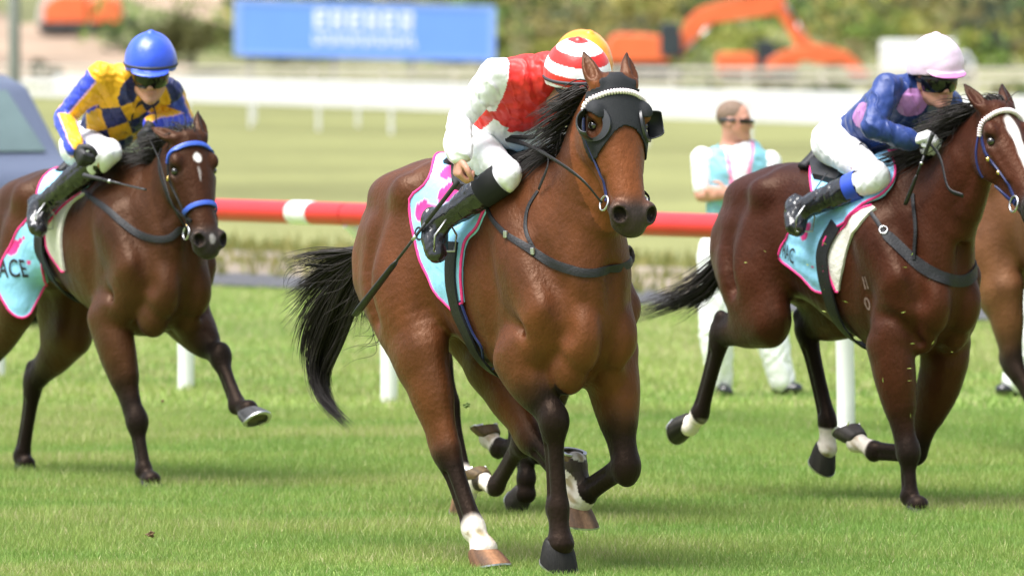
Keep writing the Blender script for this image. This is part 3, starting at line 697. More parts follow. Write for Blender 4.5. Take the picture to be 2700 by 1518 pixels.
class Person:
    """joints in the frame of root (x forward, y left, z up)"""
    def __init__(s, name, label, root_loc, rz, J, group=None, h=.006, off=(0, 0, 0), size=1.0, parent_cat='jockey'):
        s.J = {k: np.asarray(v, float) for k, v in J.items() if not isinstance(v, (str, float, int))}; s.h = h; s.off = np.asarray(off, float)
        s.root = empty(name, root_loc, rz); tag(s.root, label, parent_cat, group); s.k = size
        j = s.J; s.lat_sh = nrm(j['shL'] - j['shR']); s.lat_hip = nrm(j['hipL'] - j['hipR'])
        s.up = nrm(j['up']); s.fc = nrm(j['face'] - s.up * (j['face'] @ s.up)); s.lf = np.cross(s.up, s.fc)
        P = np.array([v for k, v in s.J.items() if k not in ('up', 'face', 'pnR', 'pnL', 'hdR', 'hdL')])
        s.lo = P.min(0) - .24; s.hi = P.max(0) + .24
    def hpt(s, f, l, u): return s.J['head'] + s.k * (s.fc * f + s.lf * l + s.up * u)
    def torso_nodes(s):
        j = s.J; pel = (j['hipL'] + j['hipR']) / 2; shm = (j['shL'] + j['shR']) / 2; ch = j.get('chest', shm * .72 + pel * .28); wa = j.get('waist', shm * .36 + pel * .64)
        nk = j['neck']; ls, lh = s.lat_sh, s.lat_hip
        w = .5 * np.linalg.norm(j['shL'] - j['shR'])
        return [(*pel, .150, .112), (*wa, .138, .102), (*ch, .165, .118), (*(shm * .93 + ch * .07), w * .86, .095), (*nk, .062, .06)], np.array([lh, nrm(lh + ls), ls, ls, ls])
    def arm_nodes(s, sd, thick=1.):
        j = s.J; a, b, c = j['sh' + sd], j['el' + sd], j['wr' + sd]; L = lambda p, q, t: p + (q - p) * t
        return [(*a, .058 * thick), (*L(a, b, .35), .052 * thick), (*L(a, b, .8), .043 * thick), (*b, .042 * thick), (*L(b, c, .3), .042 * thick), (*L(b, c, .75), .033 * thick), (*c, .027 * thick)]
    def leg_nodes(s, sd):
        j = s.J; a, b, c = j['hip' + sd], j['kn' + sd], j['an' + sd]; L = lambda p, q, t: p + (q - p) * t
        return [(*a, .098), (*L(a, b, .3), .084), (*L(a, b, .75), .062), (*b, .054), (*L(b, c, .25), .058), (*L(b, c, .65), .046), (*c, .036)]
    def foot_nodes(s, sd):
        j = s.J; c, t = j['an' + sd], j['toe' + sd]; d = nrm(t - c)
        sh = nrm(c - j['kn' + sd]); heel = c + sh * .045 - nrm(d - sh * (d @ sh)) * .035
        return [(*heel, .034, .034), (*(heel * .5 + t * .5), .040, .034), (*t, .036, .024)]
    def put(s, f, name, m, colf=None, smooth=1, parent=None):
        V, F = f.mesh(smooth)
        if not len(F): return None
        return mesh_obj(name, V, F, m, parent or s.root, off=s.off, col=colf(V) if colf else None), V
    def build_body(s, gl=('skin', 'skin'), curl=(1., 1.), stubble=.0):
        j = s.J; f = Field(s.lo, s.hi, s.h); N, W = s.torso_nodes(); f.chain(N, k=.03, w=W, sub=3)
        for sd in 'RL':
            f.chain(s.arm_nodes(sd), k=.03, sub=2); f.chain(s.leg_nodes(sd), k=.03, sub=2); f.chain(s.foot_nodes(sd), k=.02, w=s.lat_hip)
        k = s.k; H = s.hpt; A = np.array([s.fc, s.lf, s.up])
        f.chain([(*j['neck'], .056), (*(j['neck'] * .45 + H(-.02, 0, -.07) * .55), .054), (*H(-.02, 0, -.06), .054)], k=.03)
        f.ell(H(-.008, 0, .025), np.array((.098, .076, .092)) * k, k=.02, axes=A)
        f.ell(H(.028, 0, -.035), np.array((.066, .062, .080)) * k, k=.03, axes=A)
        f.chain([(*H(.02, .045, -.055), .022), (*H(.072, .014, -.100), .020), (*H(.072, -.014, -.100), .020), (*H(.02, -.045, -.055), .022)], k=.03)
        f.ell(H(.085, 0, -.100), (.018, .020, .016), k=.02, axes=A)
        f.ell(H(.080, 0, .018), (.014, .055, .014), k=.02, axes=A)                   # brow
        f.chain([(*H(.092, 0, .008), .009), (*H(.104, 0, -.018), .010), (*H(.112, 0, -.034), .013)], k=.014)
        for sg in (-1, 1):
            f.ell(H(.096, sg * .014, -.038), (.012, .009, .009), k=.01, axes=A)
            f.ell(H(.070, sg * .042, -.022), (.022, .022, .020), k=.025, axes=A)      # cheek
            f.ell(H(-.006, sg * .078, -.012), (.022, .010, .034), k=.008, axes=A); f.ell(H(.0, sg * .087, -.010), (.010, .006, .018), k=.005, axes=A, carve=True)
            f.ell(H(.092, sg * .033, .002), (.012, .018, .009), k=.01, axes=A, carve=True)
        f.ell(H(.092, 0, -.062), (.012, .026, .007), k=.006, axes=A); f.ell(H(.090, 0, -.076), (.013, .022, .008), k=.006, axes=A)
        f.ell(H(.106, 0, -.069), (.010, .030, .0028), k=.003, axes=A, carve=True)
        hands = {}
        for sd, c in zip('RL', curl):
            wr = j['wr' + sd]; d = j.get('hd' + sd, nrm(wr - j['el' + sd])); n = j.get('pn' + sd, np.array([0, 1. if sd == 'R' else -1., 0]))
            side = 1 if sd == 'R' else -1
            ch = hand_chains(wr, d, n, side, c); ch = [ch[0]] + finger_fix(wr, d, n, side, c) + [ch[-1]]
            hands[sd] = ch
            for P, e in ch: f.chain(P, k=.006, w=e, sub=2)
        s.hands = hands
        def colf(V):
            C = np.tile(SKIN, (len(V), 1)); d = (V - j['head']); u = d @ s.up / k; fr = d @ s.fc / k; l = d @ s.lf / k
            C *= (1 + .10 * vnoise(V, 40, 4))[:, None]
            m = np.exp(-((u + .068) / .009) ** 2 - (l / .028) ** 2) * (fr > .06); C = C * (1 - .5 * m[:, None]) + np.array([.42, .13, .12]) * .5 * m[:, None]
            m = (np.abs(l) > .02) * np.exp(-((u + .03) / .03) ** 2) * (fr > .03) * .3; C = C * (1 - m[:, None]) + np.array([.60, .22, .17]) * m[:, None]
            return np.clip(C, 0, 1)
        s.body = s.put(f, 'body', M_SKIN, colf)[0]
        return s
    def build_gloves(s, sd, m):
        f = Field(s.J['wr' + sd] - .22, s.J['wr' + sd] + .22, min(s.h, .0055))
        for P, e in s.hands[sd]: f.chain(P, k=.006, w=e, sub=2, grow=.003)
        w0 = s.J['wr' + sd]; d = nrm(w0 - s.J['el' + sd]); f.chain([(*(w0 - d * .05), .036), (*(w0 + d * .01), .032)], k=.01)
        s.put(f, 'glove', m)
    def build_silks(s, colf, name='silks', grow=.016, m=None, warp=.006, arms=1.0, sleeve=1.0):
        f = Field(s.lo, s.hi, s.h); N, W = s.torso_nodes(); N = N[:]; 
        pel = np.array(N[0][:3]); wa = np.array(N[1][:3]); N[0] = (*(pel * .35 + wa * .65), .135, .10)
        N[-1] = (*(np.array(N[-1][:3]) * .85 + np.array(N[-2][:3]) * .15), .066, .06)
        f.chain(N, k=.03, w=W, sub=3, grow=grow)
        for sd in 'RL':
            A = s.arm_nodes(sd, arms); n = len(A)
            if sleeve < 1: A = A[:3]
            f.chain(A, k=.05, sub=3, grow=grow * .9)
            if sleeve >= 1:                                       # gathered cuff
                wr = s.J['wr' + sd]; d = nrm(wr - s.J['el' + sd]); f.chain([(*(wr - d * .055), .047), (*(wr - d * .03), .052), (*(wr - d * .005), .036)], k=.02, sub=3)
        if warp: f.warp(warp, 58, seed=int(abs(s.J['head'][0] * 1000)) % 97, n=5)
        o = s.put(f, name, m or M_SILK, colf)[0]; s.silks = o; return o
    def build_breeches(s, m=None, name='breeches', grow=.007, low=.20, warp=.004, colf=None, waistgrow=0.):
        f = Field(s.lo, s.hi, s.h); N, W = s.torso_nodes(); pel = np.array(N[0][:3]); wa = np.array(N[1][:3])
        f.chain([(*pel, .152, .118), (*(pel * .55 + wa * .45), .14 + waistgrow, .108 + waistgrow)], k=.03, w=W[:2], grow=grow)
        for sd in 'RL':
            A = s.leg_nodes(sd); b, c = s.J['kn' + sd], s.J['an' + sd]
            if low < .9: A = A[:4] + [(*(b + (c - b) * low), .056)]
            f.chain(A, k=.05, sub=3, grow=grow)
        if warp: f.warp(warp, 36, seed=5)
        o = s.put(f, name, m or M_BREECH, colf)[0]; s.fld = f; return o
    def build_boots(s, top=.18, cuff=None):
        for sd in 'RL':
            b, c, t = s.J['kn' + sd], s.J['an' + sd], s.J['toe' + sd]; P = np.array([b, c, t]); f = Field(P.min(0) - .13, P.max(0) + .13, s.h)
            f.chain([(*(b + (c - b) * top), .064), (*(b + (c - b) * .5), .064), (*(b + (c - b) * .8), .053), (*c, .050)], k=.02, sub=3)
            f.chain(s.foot_nodes(sd), k=.035, w=s.lat_hip, grow=.014)
            f.warp(.0040, 70, seed=8)
            o, V = s.put(f, 'boot', M_BOOT)
            F_ = s.foot_nodes(sd); sh = nrm(c - b)
            so = MB(); so.tube([np.array(q[:3]) + sh * .030 - s.off for q in F_], [.036, .042, .034], 10, flat=.30, ref=nrm(sh)); so.build('sole', M_LEATHER, o, smooth=True)
            if cuff:
                q0, q1 = b + (c - b) * (top - .02), b + (c - b) * (top + .14)
                MB().tube([q0 - s.off, q1 - s.off], [.070, .068], 24, cap=False).build('boot_cuff', cuff, o, smooth=True)
    def build_cap(s, colf, peak=True, band=True, button=None):
        k = s.k; H = s.hpt; A = np.array([s.fc, s.lf, s.up])
        c = H(-.005, 0, .06); f = Field(c - .21, c + .21, .0050)
        f.ell(H(-.008, 0, .062), np.array((.150, .127, .150)) * k, k=.01, axes=A)
        f.plane(H(0, 0, .030), -s.up + s.fc * .10)
        if peak: f.ell(H(.120, 0, .050), (.062, .092, .010), k=.02, axes=np.array([nrm(s.fc - s.up * .28), s.lf, nrm(s.up + s.fc * .28)]))
        f.ell(H(-.008, 0, .213 * k), (.016, .016, .008), k=.012, axes=A)
        f.warp(.0018, 30, seed=3, n=4)
        o, V = s.put(f, 'cap', M_CAP, lambda V: colf((V - s.J['head']) @ s.fc / k, (V - s.J['head']) @ s.lf / k, (V - s.J['head']) @ s.up / k, V))
        if band:
            mb = MB(); P = []
            for t in np.linspace(0, 2 * math.pi, 41):
                P.append(H(-.008 + .1495 * k * math.cos(t), .1265 * k * math.sin(t), .056 + .012 * math.cos(t)) - s.off)
            mb.tube(P, .0075, 6, cap=False, flat=1.0); mb.build('elastic_band', M_BAND, o, smooth=True)
        return o
    def build_goggles(s, u0=-.026, u1=.024, grow=.014, back=.02, strap=True):
        k = s.k; A = np.array([s.fc, s.lf, s.up]); H = s.hpt; c = H(.05, 0, 0); f = Field(c - .15, c + .15, .0048)
        f.ell(H(.012, 0, .004), (.112 * k, .089 * k, .095 * k), k=.005, axes=A)
        f.plane(H(0, 0, u1), s.up + s.fc * .1); f.plane(H(0, 0, u0), -s.up); f.plane(H(back, 0, 0), -s.fc)
        f.ell(H(.118, 0, u0 - .004), (.03, .017, .016), k=.01, axes=A, carve=True)
        r = s.put(f, 'goggles', M_GOG)
        if strap and r:
            P = [H(.012 - .010 + .100 * k * math.cos(t), .083 * k * math.sin(t), .004) - s.off for t in np.linspace(R(70), R(290), 24)]
            MB().tube(P, .008, 6, flat=1.4).build('goggle_strap', M_BAND, r[0], smooth=True)
TORSO = [(-.72, 1.40, 1.06, .11), (-.62, 1.49, .95, .185), (-.46, 1.57, .94, .228), (-.26, 1.58, .97, .228), (-.05, 1.54, .91, .238),
         (.15, 1.545, .81, .255), (.33, 1.60, .74, .245), (.50, 1.54, .72, .22), (.62, 1.42, .79, .185), (.675, 1.29, .92, .115)]
def torso(dcroup=0, dback=0, dbot=0):
    return [(x, a + (dcroup if x < -.2 else dback), b + dbot, r) for x, a, b, r in TORSO]
HC_SPEC = dict(torso=torso(.085, .06, -.02), wid=1.17, poll=(1632, 208, -.06), head=(-12, 71, -3), ear_r=(-1, -.25, -.12), ear_l=(-1, -.25, .15), earlen=.95,
    lw=1.32, hoofw=1.28, hs=1.0, coat=(.070, .0205, .0066), headtone=2.1, star=[],
    legs={'RF': [(1365, 940, -.17), (1457, 1107, -.13), (1471, 1342, -.12), (1478, 1432, -.12)],
          'LF': [(1604, 960, .15), (1650, 1225, .15), (1541, 1300, .13), (1514, 1225, .12)],
          'RH': [(1110, 930, -.19), (1177, 1185, -.17), (1250, 1394, -.15), (1276, 1446, -.14)],
          'LH': [(1300, 960, .16), (1400, 1150, .14), (1500, 1272, .12), (1518, 1325, .12)]},
    points=(.25, .75), hpoints=(.75, 1.25), socks={'RH': 1.9, 'LH': 1.85, 'LF': 2.25},
    hoofh={'LF': .045}, hoofws={'LF': .92}, hoofcol={'RH': (.11, .055, .028), 'LH': (.08, .045, .026), 'LF': (.10, .065, .03), 'RF': (.010, .009, .008)}, hoofstyle={'RH': 'striped', 'LH': 'striped'},
    hoofpitch={'RH': 18, 'RF': 0}, flat={})
HL_SPEC = dict(torso=torso(-.06, -.05, -.01), poll=(508, 352, -.03), head=(-6, 67, 0), ear_r=(-.75, -.75, -.45), ear_l=(-1, -.15, .15),
    wid=1.1, lw=1.15, hoofw=1.12, hs=.96, coat=(.036, .0118, .0044), headtone=.75, star=[(.13, .0, .024, .019, .95), (.21, -.004, .04, .005, .30), (.56, 0, .025, .015, .3)],
    legs={'RF': [(283, 838, -.17), (359, 1112, -.13), (380, 1240, -.13), ('L', .665, -.13, .035)],
          'LF': [(489, 843, .17), (579, 942, .17), (626, 1067, .15), (655, 1080, .15)],
          'RH': [('L', -.45, -.19, .84), ('L', -.80, -.17, .52), ('L', -.95, -.15, .13), ('L', -.90, -.15, .075)],
          'LH': [(190, 880, .18), (90, 1005, .16), (58, 1205, .14), ('L', -.885, .14, .035)]},
    points=(.25, .85), hpoints=(.2, .9), socks={}, hoofcol={'RF': (.012, .011, .010), 'LH': (.012, .011, .010), 'LF': (.05, .05, .052)}, flat={'RF': 1, 'LH': 1, 'RH': 1}, hoofpitch={})
HR_SPEC = dict(torso=torso(0, 0, -.02), poll=(2640, 268, .02), head=(-6, 53, 0), ear_r=(-1, -.1, -.25), ear_l=(-1, -.1, .25),
    lw=1.15, hoofw=1.1, hs=1.0, coat=(.034, .0086, .0037), headtone=1.15, star=[(.15, 0., .07, .03, 1.), (.3, 0, .2, .022, 1.)],
    legs={'RF': [(2343, 910, -.17), (2392, 1192, -.14), (2400, 1310, -.14), ('L', .675, -.14, .035)],
          'LF': [(2490, 950, .15), (2415, 1195, .12), (2303, 1186, .10), (2257, 1162, .10)],
          'RH': [(2030, 848, -.19), (1902, 880, -.16), (1845, 1095, -.14), (1818, 1122, -.14)],
          'LH': [(2232, 822, .17), (2127, 870, .16), (2184, 1115, .14), (2180, 1182, .14)]},
    points=(.3, .95), hpoints=(.35, .95), socks={'RH': 2.05, 'LH': 2.2, 'LF': 2.1}, hoofcol={'RF': (.012, .011, .010), 'RH': (.02, .018, .015), 'LH': (.02, .018, .015)}, flat={'RF': 1}, hoofpitch={})
HB_SPEC = dict(torso=torso(0, 0, 0), poll=('L', .84, -.14, 1.66), head=(-8, 50, 0), ear_r=(-1, -.3, -.1), ear_l=(-1, -.3, .1),
    coat=(.06, .025, .012), headtone=1., star=[],
    legs={'RF': [('L', .36, -.17, .86), (1378, 1160, -.15), (1306, 1285, -.13), (1268, 1265, -.13)],
          'LF': [('L', .30, .15, .86), (1425, 1190, .13), (1312, 1178, .12), (1290, 1152, .12)],
          'RH': [('L', -.30, -.18, .85), (1182, 1065, -.16), (1226, 1270, -.15), (1228, 1306, -.15)],
          'LH': [('L', -.25, .18, .84), (1372, 1120, .14), (1389, 1262, .12), (1386, 1300, .12)]},
    points=(.1, .5), hpoints=(.2, .7), socks={'RF': 2.1, 'LF': 2.1, 'RH': 1.8}, hoofh={'RF': .058, 'LF': .058}, hoofw=1.0, hoofcol={'RF': (.09, .06, .03), 'LF': (.07, .045, .022), 'RH': (.1, .06, .03)}, flat={}, hoofpitch={'LH': -30})
HE_SPEC = dict(torso=torso(-.02, -.02, 0), poll=('L', 1.0, .0, 1.80), head=(0, 58, 0), ear_r=(-1, -.3, -.1), ear_l=(-1, -.3, .1),
    coat=(.085, .033, .014), headtone=1., star=[],
    legs={'RF': [('L', .40, -.17, .86), ('L', .62, -.15, .46), ('L', .76, -.14, .16), ('L', .84, -.14, .075)],
          'LF': [('L', .42, .17, .86), ('L', .80, .15, .62), ('L', 1.04, .14, .42), ('L', 1.14, .14, .36)],
          'RH': [('L', -.28, -.18, .86), ('L', -.22, -.16, .48), ('L', .02, -.15, .17), ('L', .08, -.15, .10)],
          'LH': [('L', -.20, .18, .86), ('L', .02, .16, .50), ('L', .28, .14, .24), ('L', .34, .14, .17)]},
    points=(.3, .9), hpoints=(.4, .95), socks={}, hoofcol={}, flat={'RF': 1}, hoofpitch={})
HC = Horse('horse', 36, 1475, 1512, .0068, HC_SPEC, 'bay racehorse in black eye-cup hood, one hind sock white, lunging past the red rail', 1)
HL = Horse('horse', 36, 385, 1285, .0078, HL_SPEC, 'dark bay racehorse with blue browband and small white star on its forehead', 2)
HR = Horse('horse', 38, 2405, 1352, .0078, HR_SPEC, 'mahogany racehorse with white blaze and freeze brand, ridden by the navy jockey', 3)
HB = Horse('horse', 36, 1460, 1385, .0100, HB_SPEC, 'dark racehorse with white feet running close behind the hooded bay', 4)
# ------------------------------------------------------------------ tack
BLUE_C = np.array([.27, .58, .80]); PINK_C = np.array([.72, .035, .22])
AXZ = 1.15
def polar(p): return np.array([p[0], math.atan2(abs(p[1]), p[2] - AXZ)])
def patch_grid(H, rear, front, ns, nt, off, side=-1, wob=0., seed=0):
    """rear and front: lists of (x, theta) from top to bottom; returns a grid of points lying off metres above the coat"""
    def resamp(A, n):
        A = catmull(np.array(A), 8); d = np.r_[0, np.cumsum(np.linalg.norm(np.diff(A, axis=0) * [1, .45], axis=1))]; d /= d[-1]
        return np.stack([np.interp(np.linspace(0, 1, n), d, A[:, j]) for j in range(2)], 1)
    A, B = resamp(rear, nt), resamp(front, nt)
    G = A[:, None] + (B - A)[:, None] * np.linspace(0, 1, ns)[None, :, None]
    P = G.reshape(-1, 2); x, th = P[:, 0], P[:, 1]
    lo = np.zeros(len(P)); hi = np.full(len(P), .62)
    dirv = np.stack([0 * x, side * np.sin(th), np.cos(th)], 1); c = np.stack([x, 0 * x, 0 * x + AXZ], 1)
    # march inwards from outside, then refine
    r = hi.copy(); done = np.zeros(len(P), bool)
    for _ in range(90):
        v = H.fld.sample(c + dirv * r[:, None]) - off
        done |= v < .001
        r = np.where(done, r, r - np.clip(v * .6, .002, .02))
    Q = c + dirv * r[:, None]
    if wob: Q = Q + dirv * (wob * (vnoise(np.stack([x * 1.0, th * .4, x * 0], 1), 24, seed) * np.clip(th / 1.2, .1, 1)))[:, None]
    return Q.reshape(nt, ns, 3)
def grid_faces(nt, ns, base=0, flip=False):
    F = []
    for i in range(nt - 1):
        for j in range(ns - 1):
            q = (base + i * ns + j, base + i * ns + j + 1, base + (i + 1) * ns + j + 1, base + (i + 1) * ns + j)
            F.append(q[::-1] if flip else q)
    return F
def cloth_obj(H, name, rear, front, m, off=.010, thick=.006, ns=60, nt=80, wob=.004, both=True, colf=None, pipe=None, pipe_edges='rbf', seed=1, parent=None):
    V = []; F = []; n0 = 0; edges = []
    for side in ((-1, 1) if both is True else (both,)):
        O_ = patch_grid(H, rear, front, ns, nt, off + thick, side, wob, seed); I_ = patch_grid(H, rear, front, ns, nt, max(off - .008, .0), side, 0)
        V += list(O_.reshape(-1, 3)); F += grid_faces(nt, ns, n0, side > 0); n1 = n0 + nt * ns
        V += list(I_.reshape(-1, 3)); F += grid_faces(nt, ns, n1, side < 0)
        rim = [(i, 0) for i in range(nt)] + [(nt - 1, j) for j in range(1, ns)] + [(i, ns - 1) for i in range(nt - 2, -1, -1)]
        for a, b in zip(rim[:-1], rim[1:]):
            A, B = n0 + a[0] * ns + a[1], n0 + b[0] * ns + b[1]; C, D = n1 + b[0] * ns + b[1], n1 + a[0] * ns + a[1]
            F.append((A, B, C, D) if side > 0 else (D, C, B, A))
        e = {'r': [O_[i, 0] for i in range(nt)], 'b': [O_[nt - 1, j] for j in range(ns)], 'f': [O_[i, ns - 1] for i in range(nt - 1, -1, -1)]}
        edges.append(sum((e[k] for k in pipe_edges), [])); n0 = n1 + nt * ns
        near = O_ if side < 0 or both is not True else near
    V = np.array(V)
    o = mesh_obj(name, V, F, m, parent or H.root, col=colf(V) if colf else None)
    autosmooth(o, 60)
    if pipe:
        for e in edges: MB().tube(e[::2] + [e[-1]], .0065, 6).build('piping', pipe, o, smooth=True)
    return o, near
def text_on(H, name, txt, m, origin, xdir, size, parent, off=.020, font_scale=1.0, slant=0.):
    """lettering laid on the cloth: origin and xdir are points on the flank (local)"""
    cu = bpy.data.curves.new('lettering', 'FONT'); cu.body = txt; cu.size = 1.0; cu.extrude = 0; cu.resolution_u = 3; cu.offset = .012
    tmp = bpy.data.objects.new('lettering', cu); COL.objects.link(tmp)
    dg = bpy.context.evaluated_depsgraph_get(); me = tmp.evaluated_get(dg).to_mesh()
    bm = bmesh.new(); bm.from_mesh(me); bmesh.ops.triangulate(bm, faces=bm.faces[:]); bmesh.ops.subdivide_edges(bm, edges=bm.edges[:], cuts=2, use_grid_fill=True)
    bm.verts.index_update(); V = np.array([v.co[:] for v in bm.verts]); F = [tuple(v.index for v in f.verts) for f in bm.faces]; bm.free()
    tmp.evaluated_get(dg).to_mesh_clear(); bpy.data.objects.remove(tmp); bpy.data.curves.remove(cu)
    o = np.array(origin); ex = np.array(xdir) - o; ex /= np.linalg.norm(ex)
    nrm = H.fld.grad(o)[0]; ey = np.cross(nrm, ex); ey /= np.linalg.norm(ey)
    if ey[2] < 0: ey = -ey
    P = o + size * (V[:, :1] * font_scale * ex + V[:, 1:2] * ey)
    P = H.fld.snap(P, off, 6)
    return mesh_obj(name, P, F, m, parent, smooth=False)
def ring(H, name, c, r, m, nrm, tr=.004, parent=None):
    nrm = np.array(nrm) / np.linalg.norm(nrm); a = np.cross(nrm, (0, 0, 1)); a /= np.linalg.norm(a); b = np.cross(nrm, a)
    P = [c + r * (math.cos(t) * a + math.sin(t) * b) for t in np.linspace(0, 2 * math.pi, 21)]
    return MB().tube(P, tr, 6, cap=False).build(name, m, parent or H.root, smooth=True)
def beads(H, name, pts, m, n, r, parent=None):
    D = catmull(np.array(pts), 10); d = np.r_[0, np.cumsum(np.linalg.norm(np.diff(D, axis=0), axis=1))]; d /= d[-1]
    P = np.stack([np.interp(np.linspace(0, 1, n), d, D[:, j]) for j in range(3)], 1); P = H.fld.snap(P, .010, 5)
    mb = MB(); t = np.gradient(P, axis=0); L = np.linalg.norm(t, axis=1).mean()
    for p, tt in zip(P, t):
        M = Vector(tt).to_track_quat('X', 'Z').to_matrix(); mb.ell(p, (L * .56, r, r), 8, 6, M)
    return mb.build(name, m, parent or H.root, smooth=True)
def mirror(p): return np.array([p[0], -p[1], p[2]])
def girth(H, pix, width):
    pts = [H.hit(*q) for q in pix]
    while len(pts) > 2 and (pts[-1][1] > -.05 or abs(pts[-1][0] - pts[-2][0]) > .14): pts.pop()
    lo = pts[-1]
    und = [H.fld.trace(np.array([lo[0] + .01, yy, .45]), np.array([0, 0, 1.])) for yy in (-.12, -.04)]; pts = pts + [q for q in und if q is not None]; pts = pts + [mirror(p) for p in pts[::-1]]
    return H.strap('girth', pts, width, M_LEATHER, thick=.007, off=.022, dens=8)
def breastplate(H, pix, taper, far):
    pts = [H.hit(*q) for q in pix]
    pts += [mirror(H.hit(*q)) for q in far]
    return H.strap('breastplate', pts, .04, M_LEATHER, thick=.006, off=.003, dens=8, taper=taper)
def saddle(H, x0=-.20, x1=.16):
    def z(x): return H.fld.snap(np.array([[x, 0, 1.7]]), .0)[0]
    rear = [(x0, 0), (x0 + .03, .15), (x0 + .10, .30), (x0 + .17, .44)]; front = [(x1, 0), (x1, .15), (x1 - .01, .30), (x1 - .03, .44)]
    o, near = cloth_obj(H, 'saddle', rear, front, M_LEATHER, off=.026, thick=.022, ns=30, nt=30, wob=0, parent=H.root)
    for xx, ww, hh in ((x0 + .05, .12, .055), (x1 - .04, .05, .05)):
        top = H.fld.trace(np.array([xx, 0, 2.2]), np.array([0, 0, -1.]))
        P = [top + np.array([-.02 if xx < 0 else .01, sgn * ww, -.02 - .3 * ww * abs(sgn) + hh * (1 - abs(sgn)) + .05]) for sgn in (-1, -.5, 0, .5, 1)]
        MB().tube(catmull(np.array(P), 5), .03, 8, flat=.7).build('pommel' if xx > 0 else 'cantle', M_LEATHER, o, smooth=True)
    return o
def hood(H, lower, cheek=-.15):
    V = H.V; hd = (V - H.poll) @ H.ha / H.hs; hb = (V - H.poll) @ H.hb / H.hs; hc = (V - H.poll) @ H.hc / H.hs / H.wid; ac = np.abs(hc)
    low = lower(ac, hb)
    ok = (hd > -.012 - .02 * (ac < .05)) & (hd < low) & (hb > cheek) & (hb < .05) & (ac < .16)
    ear = (np.abs(ac - .066) < .036) & (hd < .026) & (hb < -.022)
    eye = (((hd - .178) / .052) ** 2 + ((hb + .058) / .046) ** 2 < 1) & (ac > .05)
    ok &= ~ear & ~eye
    Fk = H.Fc[ok[H.Fc].all(1)]
    used = np.unique(Fk); mp = np.full(len(V), -1); mp[used] = np.arange(len(used))
    N = H.fld.grad(V[used]); P = V[used] + N * .004
    o = mesh_obj('blinker_hood', P, mp[Fk].astype(np.int32), M_HOODM, H.root)
    sm = o.modifiers.new('smooth', 'SMOOTH'); sm.factor = .5; sm.iterations = 3
    md = o.modifiers.new('solid', 'SOLIDIFY'); md.thickness = .004; md.offset = 1
    K = H.hs
    for sd in (-1, 1):               # rim plates and cups
        c = H.hp(.178, -.055, sd * .098); n = 40; Vr = []; Fr = []
        outw = H.hc * sd * .85 + H.hb * .5; outw /= np.linalg.norm(outw)
        a = H.ha; b = np.cross(outw, a); b /= np.linalg.norm(b); b = b if b @ H.hb > 0 else -b
        for i in range(n):
            th = 2 * math.pi * i / n; cx, sx = math.cos(th), math.sin(th)
            wdt = .014 + .016 * max(sx, 0)
            for rr, o_ in ((0., -.004), (0., .006), (wdt, .006), (wdt, -.004)):
                ra, rb = .056 + rr, .048 + rr
                Vr.append(c + a * ra * cx * K + b * rb * sx * K + outw * (o_ + .010 - .010 * sx - .25 * rr))
        for i in range(n):
            for e in range(4): Fr.append((i * 4 + e, i * 4 + (e + 1) % 4, ((i + 1) % n) * 4 + (e + 1) % 4, ((i + 1) % n) * 4 + e))
        rp = mesh_obj('eye_rim', np.array(Vr), Fr, M_CUP, o); autosmooth(rp, 40)
        # bowl behind the eye, open to the front
        Vc = []; Fc = []; nu, nv = 22, 10
        for i in range(nu):
            th = math.pi * (1.02 + .96 * i / (nu - 1))
            for j in range(nv):
                u = j / (nv - 1); dpt = .062 * math.sin(u * math.pi / 2)
                lean = -.030 * u
                rr = 1 - .30 * u * u
                Vc.append(c + a * .060 * math.cos(th) * rr * K + b * (.052 * math.sin(th) * rr + lean * 0) * K + outw * (dpt + .008) + H.hb * .012 * u)
        for i in range(nu - 1):
            for j in range(nv - 1): Fc.append((i * nv + j, i * nv + j + 1, (i + 1) * nv + j + 1, (i + 1) * nv + j))
        cp = mesh_obj('blinker_cup', np.array(Vc), Fc, M_CUP, o)
        md = cp.modifiers.new('solid', 'SOLIDIFY'); md.thickness = .004
    return o

# --- hooded bay
BROW = [(.115, -.10, -.12), (.085, -.055, -.105), (.062, -.012, -.06), (.055, .005, 0), (.062, -.012, .06), (.085, -.055, .105), (.115, -.10, .12)]
CHEEK = [(.10, -.095, -.12), (.18, -.115, -.12), (.24, -.12, -.12), (.34, -.115, -.10), (.42, -.115, -.09), (.475, -.115, -.085)]
def cfun(H, blobs):
    cs = [(H.hit(x, y), r) for x, y, r in blobs]
    def f(V):
        C = np.tile(BLUE_C, (len(V), 1)); wgt = np.zeros(len(V))
        for c, r in cs:
            d = np.linalg.norm((V - c) * [1, .6, 1], axis=1) / r + .03 * vnoise(V, 30, 3); wgt = np.maximum(wgt, sstep(1.03, .97, d))
        return C * (1 - wgt)[:, None] + PINK_C * wgt[:, None]
    return f
rear = [(-.40, 0)] + [polar(HC.hit(*q)) for q in ((1139, 469), (1090, 550), (1100, 632), (1128, 716), (1160, 774), (1197, 812))]
front = [(.30, 0)] + [polar(HC.hit(*q)) for q in ((1312, 516), (1266, 600), (1233, 642), (1222, 720), (1226, 795))]
sc, near = cloth_obj(HC, 'saddle_cloth', rear, front, M_CLOTH, wob=.006, colf=cfun(HC, [(1122, 556, .045), (1145, 566, .045), (1168, 572, .04), (1196, 506, .048), (1180, 514, .04), (1200, 452, .05)]), pipe=M_PINK)
text_on(HC, 'lettering', 'C', M_BLACKPRINT, HC.hit(1098, 628), HC.hit(1150, 652), .085, sc, off=.028)
saddle(HC)
girth(HC, [(1206, 640), (1200, 700), (1206, 790), (1237, 873), (1266, 931), (1297, 985)], .075)
HC.pstrap('girth_edge', [(1222, 790), (1252, 873), (1280, 931), (1303, 975)], .010, M_NAVY, off=.016)
